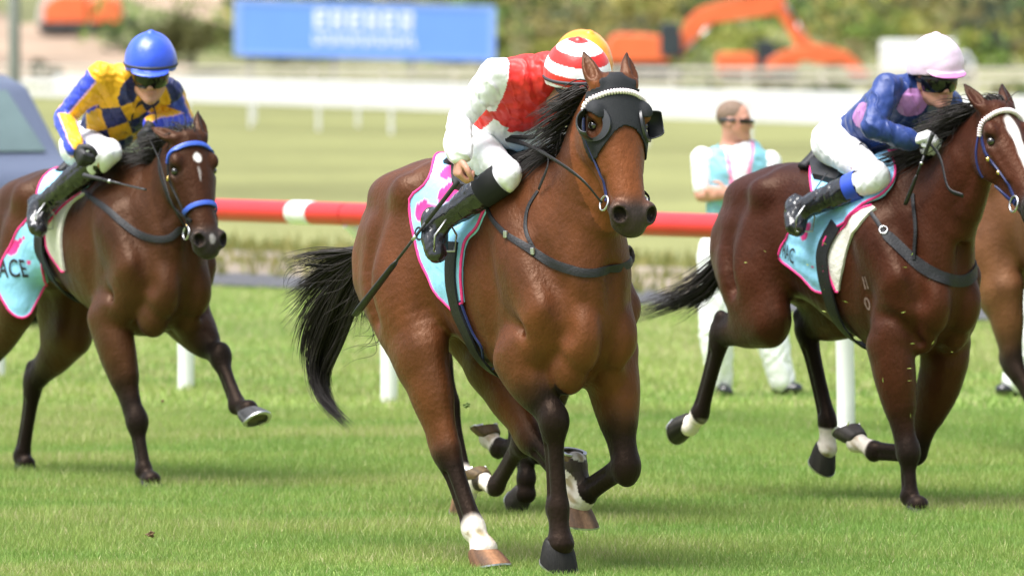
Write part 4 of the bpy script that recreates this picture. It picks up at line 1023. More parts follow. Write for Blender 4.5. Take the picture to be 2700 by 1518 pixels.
bp_ = breastplate(HC, [(1286, 552), (1299, 579), (1336, 618), (1407, 664), (1452, 691), (1498, 709), (1547, 720), (1597, 711)], [.016, .018, .022, .034, .036, .038, .036, .034, .030, .02], [(1407, 664), (1336, 618)])
HC.pstrap('neck_strap', [(1419, 504), (1392, 550), (1386, 604), (1407, 655)], .016, M_LEATHER)
for q in ((1338, 620), (1405, 664)):
    p = HC.hit(*q); MB().box(p + HC.fld.grad(p)[0] * .012, (.022, .012, .03), bev=.003).build('buckle', M_STEEL, bp_)
hood(HC, lambda ac, hb: .205 + .13 * np.clip(ac / .1, 0, 1.2) ** 2 + .10 * sstep(-.09, -.14, hb))
beads(HC, 'browband', [HC.hp(*q) for q in BROW], M_FLEECE, 34, .0125)
br = HC.strap('bridle', [HC.hp(*q) for q in CHEEK], .015, M_NAVY, off=.007)
HC.strap('cheek_strap', [HC.hp(.08, -.09, .11), HC.hp(.30, -.11, .09), HC.hp(.47, -.115, .07)], .014, M_NAVY, off=.006, parent=br)
p = HC.fld.snap(HC.hp(.09, -.085, -.12), 0)[0]; MB().ell(p + HC.fld.grad(p)[0] * .010, (.008, .012, .018)).build('brass_buckle', M_BRASS, br, smooth=True)
bc = HC.fld.snap(HC.hp(.485, -.115, -.085), 0)[0]; ring(HC, 'bit_ring', bc + HC.fld.grad(bc)[0] * .012, .030, M_STEEL, HC.fld.grad(bc)[0] + HC.hb * .4, .0045, br)
bcl = HC.hp(.49, -.118, .085); ring(HC, 'bit_ring', bcl, .030, M_STEEL, HC.hc, .0045, br)
RN_C = bc + HC.fld.grad(bc)[0] * .02
HC.tail([[(962, 655, 0), (905, 662, -.05), (830, 668, -.1), (748, 690, -.12)], [(962, 662, 0), (895, 700, -.04), (820, 770, -.08), (775, 830, -.1), (740, 872, -.1)],
         [(962, 668, 0), (900, 735, -.03), (842, 860, -.05), (818, 950, -.06), (835, 1035, -.06), (880, 1085, -.06)], [(964, 672, 0), (908, 750, -.03), (852, 880, -.05), (828, 970, -.06), (850, 1055, -.06), (925, 1128, -.06)],
         [(966, 680, .02), (920, 770, 0), (866, 890, 0), (838, 985, 0), (862, 1060, 0), (918, 1120, 0)], [(966, 684, .02), (928, 780, 0), (880, 900, 0), (848, 1000, 0), (872, 1070, 0), (922, 1124, 0)],
         [(968, 690, .03), (940, 790, .02), (896, 900, .0), (858, 985, -.02), (866, 1060, -.02), (905, 1105, -.02)]], n=900, spread=.011, seed=4, r=.0021)
HC.tail([[(962, 660, 0), (880, 700, -.05), (790, 700, -.1), (768, 740, -.12), (790, 800, -.12)], [(968, 700, .03), (1000, 850, .0), (1020, 910, .0), (960, 925, 0), (905, 960, -.02)], [(962, 660, 0), (860, 720, -.05), (800, 790, -.1), (790, 900, -.1)]], n=46, spread=.03, seed=14, r=.0016).name = 'tail_wisps'
st = HC.mane(420, (-.55, -.75, -.1), .25, seed=6, t0=.22, t1=1., jitter=.42, droop=.55)
HC.hair('mane', st)

# --- dark bay on the left
rear = [(-.20, 0), (-.22, .4)] + [polar(HL.hit(*q)) for q in ((98, 556), (55, 612), (18, 680), (4, 735))] + [np.array([-.42, polar(HL.hit(40, 748))[1]])]
front = [(.28, 0)] + [polar(HL.hit(*q)) for q in ((213, 510), (152, 556), (118, 612), (120, 680), (129, 738))]
sc, near = cloth_obj(HL, 'saddle_cloth', rear, front, M_CLOTH, off=.014, wob=.007, colf=cfun(HL, [(38, 655, .035), (50, 643, .024), (62, 634, .016), (70, 627, .014), (78, 620, .012), (68, 585, .028), (60, 596, .02), (82, 700, .014), (84, 690, .017), (88, 712, .007), (87, 722, .007)]), pipe=M_PINK, seed=2)
text_on(HL, 'lettering', 'ACE', M_BLACKPRINT, HL.hit(9, 729), HL.hit(74, 725), .115, sc, font_scale=.60, off=.026)
for sd_ in (-1, 1): cloth_obj(HL, 'number_pad', [polar(HL.hit(*q)) for q in ((216, 512), (150, 570), (126, 615), (136, 668), (167, 713))], [polar(HL.hit(*q)) for q in ((226, 512), (190, 540), (166, 602), (166, 673), (173, 713))], M_PAD, off=.006, thick=.006, ns=14, nt=40, wob=.003, pipe=M_PINK, pipe_edges='rb', both=sd_)
saddle(HL)
girth(HL, [(118, 605), (116, 660), (138, 712), (180, 807), (229, 865)], .082)
bp_ = breastplate(HL, [(223, 505), (280, 549), (332, 596), (383, 624), (440, 630), (480, 604)], [.02, .03, .034, .034, .034, .034, .03, .02], [(332, 596), (280, 549)])
HL.strap('browband', [HL.hp(*q) for q in BROW], .022, M_BLUEB, off=.006, thick=.007)
br = HL.strap('bridle', [HL.hp(*q) for q in CHEEK], .017, M_LEATHER, off=.004)
HL.strap('noseband', [HL.hp(*q) for q in ((.39, -.10, -.08), (.375, -.03, -.06), (.37, .01, 0), (.375, -.03, .06), (.39, -.10, .08))], .022, M_BLUEB, off=.006, thick=.006, parent=br)
HL.pstrap('throat_strap', [(428, 392), (420, 418), (436, 497), (466, 554), (506, 582)], .014, M_LEATHER, parent=br, off=.004)
bc = HL.fld.snap(HL.hp(.485, -.115, -.085), 0)[0]; ring(HL, 'bit_ring', bc + HL.fld.grad(bc)[0] * .012, .032, M_STEEL, HL.fld.grad(bc)[0] + HL.hb * .3, .0045, br); RN_L = bc
for q in ((.20, -.10, -.12), (.45, -.12, -.09)):
    p = HL.fld.snap(HL.hp(*q), 0)[0]; MB().ell(p + HL.fld.grad(p)[0] * .008, (.007, .007, .012)).build('brass_buckle', M_BRASS, br, smooth=True)
st = HL.mane(330, (-.6, -.55, .05), .20, seed=8, t0=.2, t1=1., jitter=.35, droop=.3)
HL.hair('mane', st)
rg = np.random.default_rng(3); fl = []
for i in range(170):
    p = HL.hp(rg.uniform(-.02, .03), -.03, rg.uniform(-.05, .05)); v = -HL.ha * .6 - HL.hb * .4 + rg.normal(size=3) * .3; P = [p]
    for k in range(9): v /= np.linalg.norm(v); P.append(P[-1] + v * rg.uniform(.012, .018)); v = v + HL.ha * .12 - HL.hb * .22
    fl.append({'P': np.array(P), 'r': .0032})
HL.hair('forelock', fl)
HL.tail([[(-70, 600, 0), (-130, 660, 0), (-180, 740, 0), (-200, 830, 0)], [(-70, 620, 0), (-110, 700, 0), (-150, 800, 0), (-160, 900, 0)]], n=160, spread=.03, seed=2)

# --- mahogany horse on the right
rear = [(-.22, 0)] + [polar(HR.hit(*q)) for q in ((2150, 545), (2095, 612), (2068, 655), (2070, 688), (2112, 720), (2150, 758), (2186, 772))]
front = [(.30, 0)] + [polar(HR.hit(*q)) for q in ((2362, 478), (2262, 558), (2203, 612), (2178, 660), (2183, 715), (2194, 774))]
sc, near = cloth_obj(HR, 'saddle_cloth', rear, front, M_CLOTH, off=.014, wob=.008, colf=cfun(HR, [(2130, 620, .03), (2150, 702, .014), (2140, 690, .012), (2140, 600, .025)]), pipe=M_PINK, seed=5)
text_on(HR, 'lettering', 'RAC', M_BLACKPRINT, HR.hit(2073, 672), HR.hit(2126, 706), .10, sc, font_scale=.58, off=.028)
for sd_ in (-1, 1): cloth_obj(HR, 'number_pad', [polar(HR.hit(*q)) for q in ((2302, 545), (2219, 612), (2186, 668), (2190, 720), (2207, 765))], [polar(HR.hit(*q)) for q in ((2312, 552), (2264, 600), (2240, 645), (2224, 711), (2214, 766))], M_PAD, off=.006, thick=.006, ns=14, nt=40, wob=.002, pipe=M_PINK, pipe_edges='rb', both=sd_)
saddle(HR)
girth(HR, [(2212, 592), (2178, 660), (2180, 720), (2194, 780), (2222, 850)], .075)
bp_ = breastplate(HR, [(2280, 539), (2310, 579), (2329, 609), (2343, 625), (2409, 685), (2475, 728), (2528, 741), (2560, 730)], [.016, .018, .02, .05, .054, .054, .054, .054, .05, .02], [(2409, 685), (2343, 625)])
p = HR.hit(2330, 608); ring(HR, 'strap_ring', p + HR.fld.grad(p)[0] * .010, .018, M_STEEL, HR.fld.grad(p)[0], .004, bp_)
HR.pstrap('neck_strap', [(2409, 513), (2416, 599), (2412, 685)], .016, M_LEATHER, off=.010)
beads(HR, 'browband', [HR.hp(*q) for q in BROW], M_FLEECE, 34, .0125)
br = HR.strap('bridle', [HR.hp(*q) for q in CHEEK], .016, M_NAVY, off=.004)
HR.strap('head_strap', [HR.hp(*q) for q in ((.08, -.12, -.12), (.17, -.20, -.12), (.26, -.235, -.09))], .014, M_NAVY, parent=br)
HR.strap('noseband', [HR.hp(*q) for q in ((.33, -.22, -.06), (.42, -.17, -.07), (.48, -.125, -.08))], .018, M_NAVY, parent=br, off=.005)
bc = HR.fld.snap(HR.hp(.485, -.115, -.085), 0)[0]; ring(HR, 'bit_ring', bc + HR.fld.grad(bc)[0] * .012, .036, M_STEEL, HR.fld.grad(bc)[0] + HR.hb * .3, .0055, br); RN_R = bc
for q in (CHEEK[0], CHEEK[2], (.32, -.115, -.1)):
    p = HR.fld.snap(HR.hp(*q), 0)[0]; MB().ell(p + HR.fld.grad(p)[0] * .009, (.011, .011, .011)).build('brass_stud', M_BRASS, br, smooth=True)
HR.tail([[(1925, 640, 0), (1880, 690, -.04), (1800, 755, -.1), (1650, 812, -.15)], [(1925, 660, 0), (1890, 730, -.02), (1820, 785, -.05), (1625, 845, -.08)], [(1925, 690, 0), (1880, 760, 0), (1790, 800, -.02), (1632, 868, -.03)],
         [(1930, 650, 0), (1905, 720, 0), (1860, 770, -.02), (1760, 800, -.05)], [(1930, 650, .02), (1900, 700, 0), (1850, 790, -.02), (1790, 830, -.05)]], n=360, spread=.018, seed=9)
st = HR.mane(520, (-.45, -.7, .05), .25, seed=12, t0=.2, t1=1., jitter=.45, droop=.4)
HR.hair('mane', st)
fl = []
for i in range(260):
    p = HR.hp(rg.uniform(-.03, .04), -.03, rg.uniform(-.05, .05)); v = -HR.ha * .9 - HR.hb * .3 + rg.normal(size=3) * .35; P = [p]; L = rg.uniform(.008, .017)
    for k in range(9): v /= np.linalg.norm(v); P.append(P[-1] + v * L); v = v - HR.hb * .30 + HR.ha * .05
    fl.append({'P': np.array(P), 'r': .0030})
HR.hair('forelock', fl)
M_BRAND = mat('frosted_hair', (.20, .13, .11), rough=.7, var=.4, vscale=60)
text_on(HR, 'freeze_brand', 'II', M_BRAND, HR.hit(2278, 762), HR.hit(2320, 764), .085, HR.body, off=.0015)
text_on(HR, 'freeze_brand', '0', M_BRAND, HR.hit(2284, 817), HR.hit(2320, 819), .085, HR.body, off=.0015)

# --- hidden horse
HB.tail([[(985, 640, 0), (960, 700, 0), (950, 780, 0), (950, 860, 0)], [(985, 650, 0), (970, 720, 0), (965, 800, 0), (960, 880, 0)]], n=90, spread=.02)
saddle(HB)
rear = [(-.40, 0), (-.45, .8), (-.44, 1.4)]; front = [(.28, 0), (.26, .8), (.16, 1.5)]
cloth_obj(HB, 'saddle_cloth', rear, front, M_CLOTH, colf=lambda V: np.tile(BLUE_C, (len(V), 1)), pipe=M_PINK, ns=24, nt=24)
HB.hair('mane', HB.mane(120, (-.6, -.5, 0), .2, seed=3))
GRP = 'jockeys riding the racehorses'
def jockey(H, spec, label, h=.006):
    J = {}
    for k, v in spec.items():
        if k in ('up', 'face', 'hdR', 'hdL', 'pnR', 'pnL'): J[k] = np.array(v, float)
        else: J[k] = np.array(v[1:], float) if v[0] == 'L' else H.S(*v)
    off = (J['hipL'] + J['hipR']) / 2 - np.array([0, 0, .12])
    wl = H.O + H.F * off[0] + H.L * off[1] + np.array([0, 0, off[2]])
    return Person('jockey', label, wl, H.rz, J, GRP, h, off)
def torso_uv(P, V):
    N, W = P.torso_nodes(); A = [np.array(n[:3]) for n in N]; d, t = seg_param(V, A)
    i = np.clip(t.astype(int), 0, len(A) - 2); A_ = np.array(A); c = A_[i] + (A_[i + 1] - A_[i]) * (t - i)[:, None]
    u = nrm(A[-1] - A[0]); ls = P.lat_sh; fr = np.cross(ls, u); q = V - c; return d, t, q @ ls, q @ fr
def arm_uv(P, V, sd):
    j = P.J; A = [j['sh' + sd], j['el' + sd], j['wr' + sd]]; d, t = seg_param(V, A); i = np.clip(t.astype(int), 0, 1)
    A_ = np.array(A); c = A_[i] + (A_[i + 1] - A_[i]) * (t - i)[:, None]; ax = np.array([nrm(A[1] - A[0]), nrm(A[2] - A[1])])[i]
    q = V - c; r1 = np.cross(ax, np.array([.3, .2, .93])); r1 /= np.linalg.norm(r1, axis=1, keepdims=True); r2 = np.cross(ax, r1)
    return d, t, np.arctan2((q * r2).sum(1), (q * r1).sum(1))
def region(P, V):
    dt, tt, la, fr = torso_uv(P, V); dR, tR, aR = arm_uv(P, V, 'R'); dL, tL, aL = arm_uv(P, V, 'L')
    inr = (dR < dL); da = np.where(inr, dR, dL); ta = np.where(inr, tR, tL); aa = np.where(inr, aR, aL)
    s_out = np.where(inr, -(V - P.J['shR']) @ P.lat_sh, (V - P.J['shL']) @ P.lat_sh)
    arm = ((da < .10) & (ta > .05) & (s_out > -.035)) | ((ta > .45) & (da < .085))
    return arm, ta, aa, tt, la, fr
RED = np.array([.62, .022, .018]); WHITE = np.array([.76, .76, .78]); YEL = np.array([.78, .40, .015]); ROY = np.array([.035, .06, .55]); NAVY = np.array([.012, .016, .075])
NAVB = np.array([.02, .05, .22]); LIL = np.array([.45, .20, .48]); ORG = np.array([.85, .30, .02]); LPINK = np.array([.80, .60, .78])

# --- red and white jockey
PC = jockey(HC, dict(head=(1526, 236, .03), neck=(1424, 236, .02), shR=(1305, 198, -.19), shL=('L', .38, .17, 1.96), elR=(1212, 318, -.30), wrR=(1214, 408, -.42), elL=('L', .36, .28, 1.74), wrL=(1345, 362, -.03),
    hipR=('L', -.05, -.10, 1.73), hipL=('L', -.05, .10, 1.73), knR=(1338, 462, -.20), knL=('L', .33, .22, 1.60), anR=(1168, 580, -.33), toeR=(1150, 668, -.37), anL=('L', .06, .33, 1.42), toeL=('L', .10, .37, 1.27),
    up=(.24, -.16, .95), face=(.93, .1, -.3), hdR=(-.1, -.1, -1), pnR=(.3, .9, .1), hdL=(-.9, -.5, .0), pnL=(.1, -.2, -1)),
    'jockey in red and white silks and hooped cap, whip lowered in bare hand', .0058)
PC.build_body(curl=(.95, 1.))
def col_c(V):
    arm, ta, aa, tt, la, fr = region(PC, V); C = np.tile(WHITE, (len(V), 1))
    wob = .05 * vnoise(V, 14, 3)
    red = ~arm & (tt > 1.62 + wob - .25 * (np.abs(la) < .05)) & (np.abs(la) < .155)
    C[red] = RED
    C[~arm & (tt < .95)] = RED * .9
    bar = ~arm & (np.abs(la + .135) < .018) & (tt > .9) & (tt < 1.9) & (fr > -.02); C[bar] = RED
    C[~arm & (tt > 3.25)] = RED
    return C
PC.build_silks(col_c, warp=.0042, arms=.98, grow=.013)
PC.build_breeches(); PC.build_boots(top=.20)
for sd in 'RL': MB().tube([PC.J['kn' + sd] * .93 + PC.J['an' + sd] * .07 - PC.off, PC.J['kn' + sd] * .6 + PC.J['an' + sd] * .4 - PC.off], [.0695, .066], 28, cap=False).build('boot_top', mat('matt_black', (.008, .008, .009), rough=.85, var=.2), PC.root, smooth=True)
PC.build_gloves('L', M_GLOVEB)
def cap_c(f, l, u, V):
    C = np.tile(RED, (len(V), 1)); b = np.floor((u - .045 + f * .05) / .042).astype(int); C[(b % 2 == 1) & (u < .205)] = WHITE; return C
PC.build_cap(cap_c); PC.build_goggles(u0=-.044, u1=.044)

# --- yellow and blue jockey
PL = jockey(HL, dict(head=(397, 199, -.02), neck=(345, 222, -.01), shR=(266, 200, -.18), shL=(448, 245, .18), elR=(170, 312, -.28), wrR=(200, 392, -.36), elL=(482, 315, .30), wrL=(400, 330, .0),
    hipR=('L', .0, -.10, 1.63), hipL=('L', .0, .10, 1.63), knR=(288, 402, -.20), knL=(372, 365, .19), anR=(112, 540, -.30), toeR=(100, 604, -.36), anL=('L', .0, .31, 1.35), toeL=('L', .04, .36, 1.22),
    up=(.20, -.12, .97), face=(.80, -.55, -.2), hdR=(.75, .0, -.65), pnR=(.2, .9, -.2), hdL=(.3, -.8, -.5), pnL=(.3, .2, -.9)),
    'jockey in yellow and blue harlequin silks with plain blue cap', .0062)
PL.build_body(curl=(1., 1.))
def col_l(V):
    arm, ta, aa, tt, la, fr = region(PL, V); n = len(V); C = np.tile(YEL, (n, 1))
    ang = np.arctan2(la, fr + .02)
    a = ang * 1.05 + (tt - 2) * .85; b = ang * 1.05 - (tt - 2) * .85
    dia = (np.floor(a).astype(int) + np.floor(b).astype(int)) % 2 == 0
    C[~arm & dia] = NAVY * 1.4
    st = np.sin(aa * 2 + .9); C[arm & (st > .05)] = ROY; C[arm & (np.abs(st - .05) < .13)] = [.65, .35, .55]
    C[~arm & (tt < .75)] = NAVY
    C[~arm & (tt > 3.0)] = YEL
    return C
PL.build_silks(col_l, warp=.0040, arms=.98, grow=.013)
brl = PL.build_breeches(); PL.build_boots(top=.16)
PL.build_gloves('R', M_GLOVEB); PL.build_gloves('L', M_GLOVEB)
PL.build_cap(lambda f, l, u, V: np.tile(np.array([.03, .085, .62]), (len(V), 1))); PL.build_goggles(u0=-.044, u1=.044)

# --- navy jockey with lilac spots
PR = jockey(HR, dict(head=(2468, 212, -.02), neck=(2402, 242, -.01), shR=(2340, 232, -.20), shL=(2500, 275, .17), elR=(2300, 335, -.33), wrR=(2405, 372, -.17), elL=(2510, 350, .24), wrL=(2478, 380, .04),
    hipR=('L', .03, -.10, 1.68), hipL=('L', .03, .10, 1.68), knR=(2312, 468, -.20), knL=(2405, 430, .18), anR=(2118, 548, -.32), toeR=(2098, 602, -.37), anL=('L', .05, .32, 1.38), toeL=('L', .09, .36, 1.27),
    up=(.12, -.08, .98), face=(.92, -.25, -.15), hdR=(.8, .5, .35), pnR=(.1, .5, -.9), hdL=(.4, -.8, .2), pnL=(.3, -.1, -.9)),
    'jockey in navy silks with lilac spots and pale pink cap', .0060)
PR.build_body(curl=(1., 1.))
spots = [PR.J['neck'] * .5 + PR.J['shR'] * .5 + np.array([.09, .0, -.06]), PR.J['neck'] + np.array([.10, .10, -.12]), PR.J['neck'] * .5 + PR.J['hipR'] * .5 + np.array([.14, -.02, -.05]), PR.J['hipR'] * .45 + PR.J['shR'] * .55 + np.array([.03, -.02, -.02]), PR.J['hipL'] * .45 + PR.J['shL'] * .55]
def col_r(V):
    C = np.tile(NAVB * .8, (len(V), 1)); arm, ta, aa, tt, la, fr = region(PR, V); C[~arm] = NAVB * .75
    for p in spots:
        m = (np.linalg.norm((V - p) * [.75, 1, 1], axis=1) < .068) & ~arm; C[m] = LIL
    return C
PR.build_silks(col_r, warp=.0030, arms=1.0, grow=.013)
brr = PR.build_breeches(); PR.build_boots(top=.24, cuff=mat('blue_cuff', (.02, .06, .42), rough=.5, var=.1))
PR.build_gloves('R', M_GLOVEW); PR.build_gloves('L', M_GLOVEW)
PR.build_cap(lambda f, l, u, V: np.tile(np.array([.62, .47, .60]), (len(V), 1)) * np.where((f > .12)[:, None] & (u < .052)[:, None], np.array([.8, .35, .7]), 1.), band=False); PR.build_goggles(u0=-.044, u1=.044)

# --- orange-capped jockey behind
sp = {k: ('L', *v) for k, v in PC.J.items() if k not in ('up', 'face', 'hdR', 'hdL', 'pnR', 'pnL')}
for k in list(sp): sp[k] = ('L', sp[k][1], sp[k][2], sp[k][3] - .06)
sp['head'] = (1529, 203, .0); sp['neck'] = (1470, 205, .0); sp['elR'] = ('L', .30, -.30, 1.70); sp['wrR'] = ('L', .45, -.10, 1.68); sp['wrL'] = ('L', .45, .06, 1.68)
sp.update(up=(.4, 0, .9), face=(.9, 0, -.3))
PB = jockey(HB, sp, 'jockey in orange cap almost hidden behind the red and white rider', .0075)
PB.build_body()
PB.build_silks(lambda V: np.where((np.sin(V[:, 0] * 30) > .3)[:, None], ROY, ORG), warp=0); PB.build_breeches(warp=0); PB.build_boots()
PB.build_cap(lambda f, l, u, V: np.tile(ORG, (len(V), 1)), band=False); PB.build_goggles()

# --- whips, reins, stirrups
M_WHIP = mat('whip_black', (.015, .015, .017), rough=.45, var=.3, vscale=30)
M_GRIP = mat('whip_grip', (.03, .03, .033), rough=.8, var=.3, vscale=80)
def whip(H, butt, tip, label, flapw=.023):
    b, t = [H.O + H.F * q[0] + H.L * q[1] + np.array([0, 0, q[2]]) for q in (butt, tip)]; d = t - b
    root = empty('riding_whip', tuple(b)); tag(root, label, 'whip', 'riding whips')
    L = lambda u: d * u
    MB().tube([L(0), L(.02), L(.3)], [.012, .0105, .0085], 10).build('grip', M_GRIP, root, smooth=True)
    MB().tube([L(.3), L(.6)], [.0065, .006], 8).build('shaft', M_WHIP, root, smooth=True)
    MB().tube([L(.40), L(.43)], [.0085, .0085], 10).build('collar', M_STEEL, root, smooth=True)
    MB().tube([L(.58), L(.62), L(.95), L(1)], [.007, flapw * .75, flapw, flapw * .8], 10, flat=.45).build('flap', M_WHIP, root, smooth=True)
whip(HC, HC.S(1206, 480, -.40), HC.S(936, 830, -.44), 'long black whip hanging from the red and white jockey\'s bare hand')
whip(HL, HL.S(222, 462, -.42), HL.S(384, 500, -.40), 'short black whip in the black glove of the blue-capped jockey', .012)
whip(HR, HR.S(2460, 352, -.17), HR.S(2387, 540, -.20), 'black whip held down from the white glove of the navy jockey', .016)
def tape(H, name, pts, wdt, m=M_LEATHER):
    D = catmull(np.array(pts), 8); return MB().tube(D, wdt, 6, flat=.3, ref=(.2, .9, .3)).build(name, m, H.root, smooth=True)
wl = PC.J['wrL'] + nrm(PC.J['hdL']) * .07
tape(HC, 'rein', [RN_C, HC.S(1530, 470, -.22), HC.S(1440, 408, -.18), HC.S(1370, 375, -.08), wl], .010)
tape(HC, 'rein', [wl, HC.S(1400, 362, -.06), HC.S(1450, 350, .0), HC.hp(.4, -.2, .12), HC.hp(.49, -.12, .09)], .010)
tape(HC, 'rein', [wl, HC.S(1425, 395, -.10), HC.S(1445, 430, -.16), HC.S(1420, 500, -.17)], .008)
wl = PL.J['wrL'] + nrm(PL.J['hdL']) * .06
tape(HL, 'rein', [RN_L, HL.S(450, 530, -.2), HL.S(418, 420, -.16), wl], .010)
gl = [(345, 330), (355, 285), (385, 268), (408, 290), (412, 325)]
tape(HL, 'rein', [HL.S(x, y, -.03) for x, y in gl], .009)
tape(HL, 'rein', [wl, HL.hp(.3, -.2, .12), HL.hp(.49, -.12, .09)], .010)
wl = PR.J['wrR'] + nrm(PR.J['hdR']) * .06
tape(HR, 'rein', [wl, HR.S(2478, 415, -.15), HR.S(2500, 495, -.17), HR.S(2540, 517, -.15)], .012)
tape(HR, 'rein', [PR.J['wrL'], HR.hp(.3, -.2, .12), HR.hp(.49, -.12, .09)], .010)
def stirrup(H, P, sd):
    t = P.J['toe' + sd]; a = P.J['an' + sd]; sgn = -1 if sd == 'R' else 1
    top = np.array([.10, sgn * .20, P.J['hip' + sd][2] - .14]); mid = t * .45 + a * .55 + np.array([.03, 0, -.03])
    ir = MB().tube([mid + np.array([.0, sgn * .05, -.035]), mid + np.array([.01, sgn * .055, .03]), mid + np.array([.02, 0, .10]), mid + np.array([.01, -sgn * .055, .03]), mid + np.array([0, -sgn * .05, -.035]), mid + np.array([.0, sgn * .05, -.035])], .005, 6).build('stirrup', M_STEEL, H.root, smooth=True)
    tape(H, 'stirrup_leather', [mid + np.array([.02, 0, .10]), mid * .5 + top * .5 + np.array([0, sgn * .02, .02]), top], .010)
for H, P in ((HC, PC), (HL, PL), (HR, PR)):
    for sd in 'RL': stirrup(H, P, sd)

# --- course attendants behind the rail
FEET = gnd(1975, 1043)
def aw(px, py, dy=0.): return at(px, py, FEET[1] + dy) - np.array([FEET[0], FEET[1], 0])
J = dict(head=aw(1937, 318), neck=aw(1925, 395, .03), shR=aw(1852, 418, -.03), shL=aw(2030, 428, .03), chest=aw(1938, 480, 0), waist=aw(1938, 590, 0), elR=aw(1850, 515, -.08), wrR=aw(1985, 500, -.22), elL=aw(2040, 535, -.06), wrL=aw(1920, 512, -.20),
    hipR=aw(1900, 672, -.02), hipL=aw(1985, 672, .04), knR=aw(1885, 850, -.06), knL=aw(2025, 850, .02), anR=aw(1900, 1005, .02), anL=aw(2062, 1000, .02), toeR=aw(1915, 1032, -.08), toeL=aw(2100, 1024, -.02),
    up=(.03, 0, 1), face=(.92, -.38, -.02), hdR=(.95, 0, .15), pnR=(0, 1, 0), hdL=(-.95, 0, .1), pnL=(0, 1, .0))
PA = Person('person', 'attendant in pale blue vest and white trousers, arms folded, behind the red rail', (FEET[0], FEET[1], 0), 0, J, 'attendants standing behind the rail', .009, parent_cat='person')
PA.build_body(curl=(.4, .4))
PA.build_silks(lambda V: np.tile(WHITE, (len(V), 1)), name='shirt', grow=.006, sleeve=.6, arms=1.12, warp=.004)
f = Field(PA.lo, PA.hi, .009); N, W = PA.torso_nodes(); pel = np.array(N[0][:3]); N[0] = (*(pel + np.array([0, 0, -.04])), .165, .13); f.chain(N, k=.03, w=W, grow=.030); f.ell(PA.J['neck'] + np.array([0, -.02, .03]), (.095, .10, .11), k=.01, carve=True); f.warp(.005, 30, 4)
def vcol(V):
    ls = PA.lat_sh; q = (V - PA.J['chest']) @ ls; fr = -(V - PA.J['chest'])[:, 1]; C = np.tile(np.array([.22, .50, .60]), (len(V), 1))
    op = np.clip((V[:, 2] - 1.0) * .16, .01, .12); C[(np.abs(q) < op) & (fr > 0)] = WHITE; C[(np.abs(np.abs(q) - op) < .012) & (fr > 0)] = [.8, .25, .45]; C[V[:, 2] < .86] = [.8, .3, .5]
    return C
PA.put(f, 'vest', M_SILK, vcol)
PA.build_breeches(name='trousers', grow=.042, low=1., warp=.006)
for sd in 'RL':
    a_, t_ = PA.J['an' + sd], PA.J['toe' + sd]; f = Field(np.minimum(a_, t_) - .16, np.maximum(a_, t_) + .16, .008); f.chain(PA.foot_nodes(sd), k=.02, grow=.012); PA.put(f, 'shoe', M_BOOT)
f = Field(PA.J['head'] - .16, PA.J['head'] + .16, .007); f.ell(PA.hpt(-.018, 0, .034), (.100, .080, .089), k=.01, axes=np.array([PA.fc, PA.lf, PA.up])); f.plane(PA.hpt(.045, 0, .035), PA.fc - PA.up * .35); f.plane(PA.hpt(-.02, 0, -.035), -PA.up); PA.put(f, 'hair', M_DKHAIR)
PA.build_goggles(u0=-.014, u1=.018, grow=.008, back=.055, strap=True)
def copy_tree(o, parent=None):
    c = o.copy(); COL.objects.link(c); c.parent = parent
    for ch in list(o.children): copy_tree(ch, c)
    return c
p2 = copy_tree(PA.root); q = gnd(2765, 1046); p2.location = (q[0], q[1], 0); p2.scale = (-1, 1, 1)
p2['label'] = 'attendant in white trousers and black shoes standing beyond the lighter bay horse'

class _F: pass
def thigh_text(P, H, br, txt, a, b, size):
    q = _F(); q.fld = P.fld
    d = ray(*a); o = H.tolocal(CAM); p0 = P.fld.trace(o, np.array([d @ H.F, d @ H.L, d[2]])); d = ray(*b); p1 = P.fld.trace(o, np.array([d @ H.F, d @ H.L, d[2]]))
    if p0 is None or p1 is None: return
    t = text_on(q, 'lettering', txt, M_BLACKPRINT, p0, p1, size, br, off=.003)
    V = np.array([v.co[:] for v in t.data.vertices]) - P.off; t.data.vertices.foreach_set('co', V.astype(np.float32).ravel())
thigh_text(PL, HL, brl, 'TT', (232, 352), (262, 340), .06); thigh_text(PR, HR, brr, 'TT', (2282, 392), (2318, 386), .06)
# ------------------------------------------------------------------ the setting
RD = np.array([.601, -.80, 0]); RD = RD / np.linalg.norm(RD); RN = np.array([-RD[1], RD[0], 0])   # along the rail / away from the track
def rl(t, n, z=0.): return RD * t + RN * n + np.array([0, 0, z])
M_TURF = mat('turf', (.18, .25, .06), rough=.9, spec=.2, var=.35, vscale=7, bump=.6, bscale=35, var2=.22, v2scale=.35)
M_INF = mat('infield_grass', (.165, .170, .066), rough=.95, spec=.15, var=.22, vscale=1.2, bump=.5, bscale=10, var2=.22, v2scale=.08)
M_ROAD = mat('track_asphalt', (.060, .060, .066), rough=.85, var=.25, vscale=5, bump=.3, bscale=60)
M_DIRT = mat('dry_dirt', (.19, .155, .115), rough=.95, var=.35, vscale=1.4, bump=.6, bscale=14, var2=.3, v2scale=.5)
M_BANK = mat('scrub_soil', (.12, .125, .045), rough=.95, var=.3, vscale=.5, bump=.6, bscale=3, var2=.3, v2scale=.12)
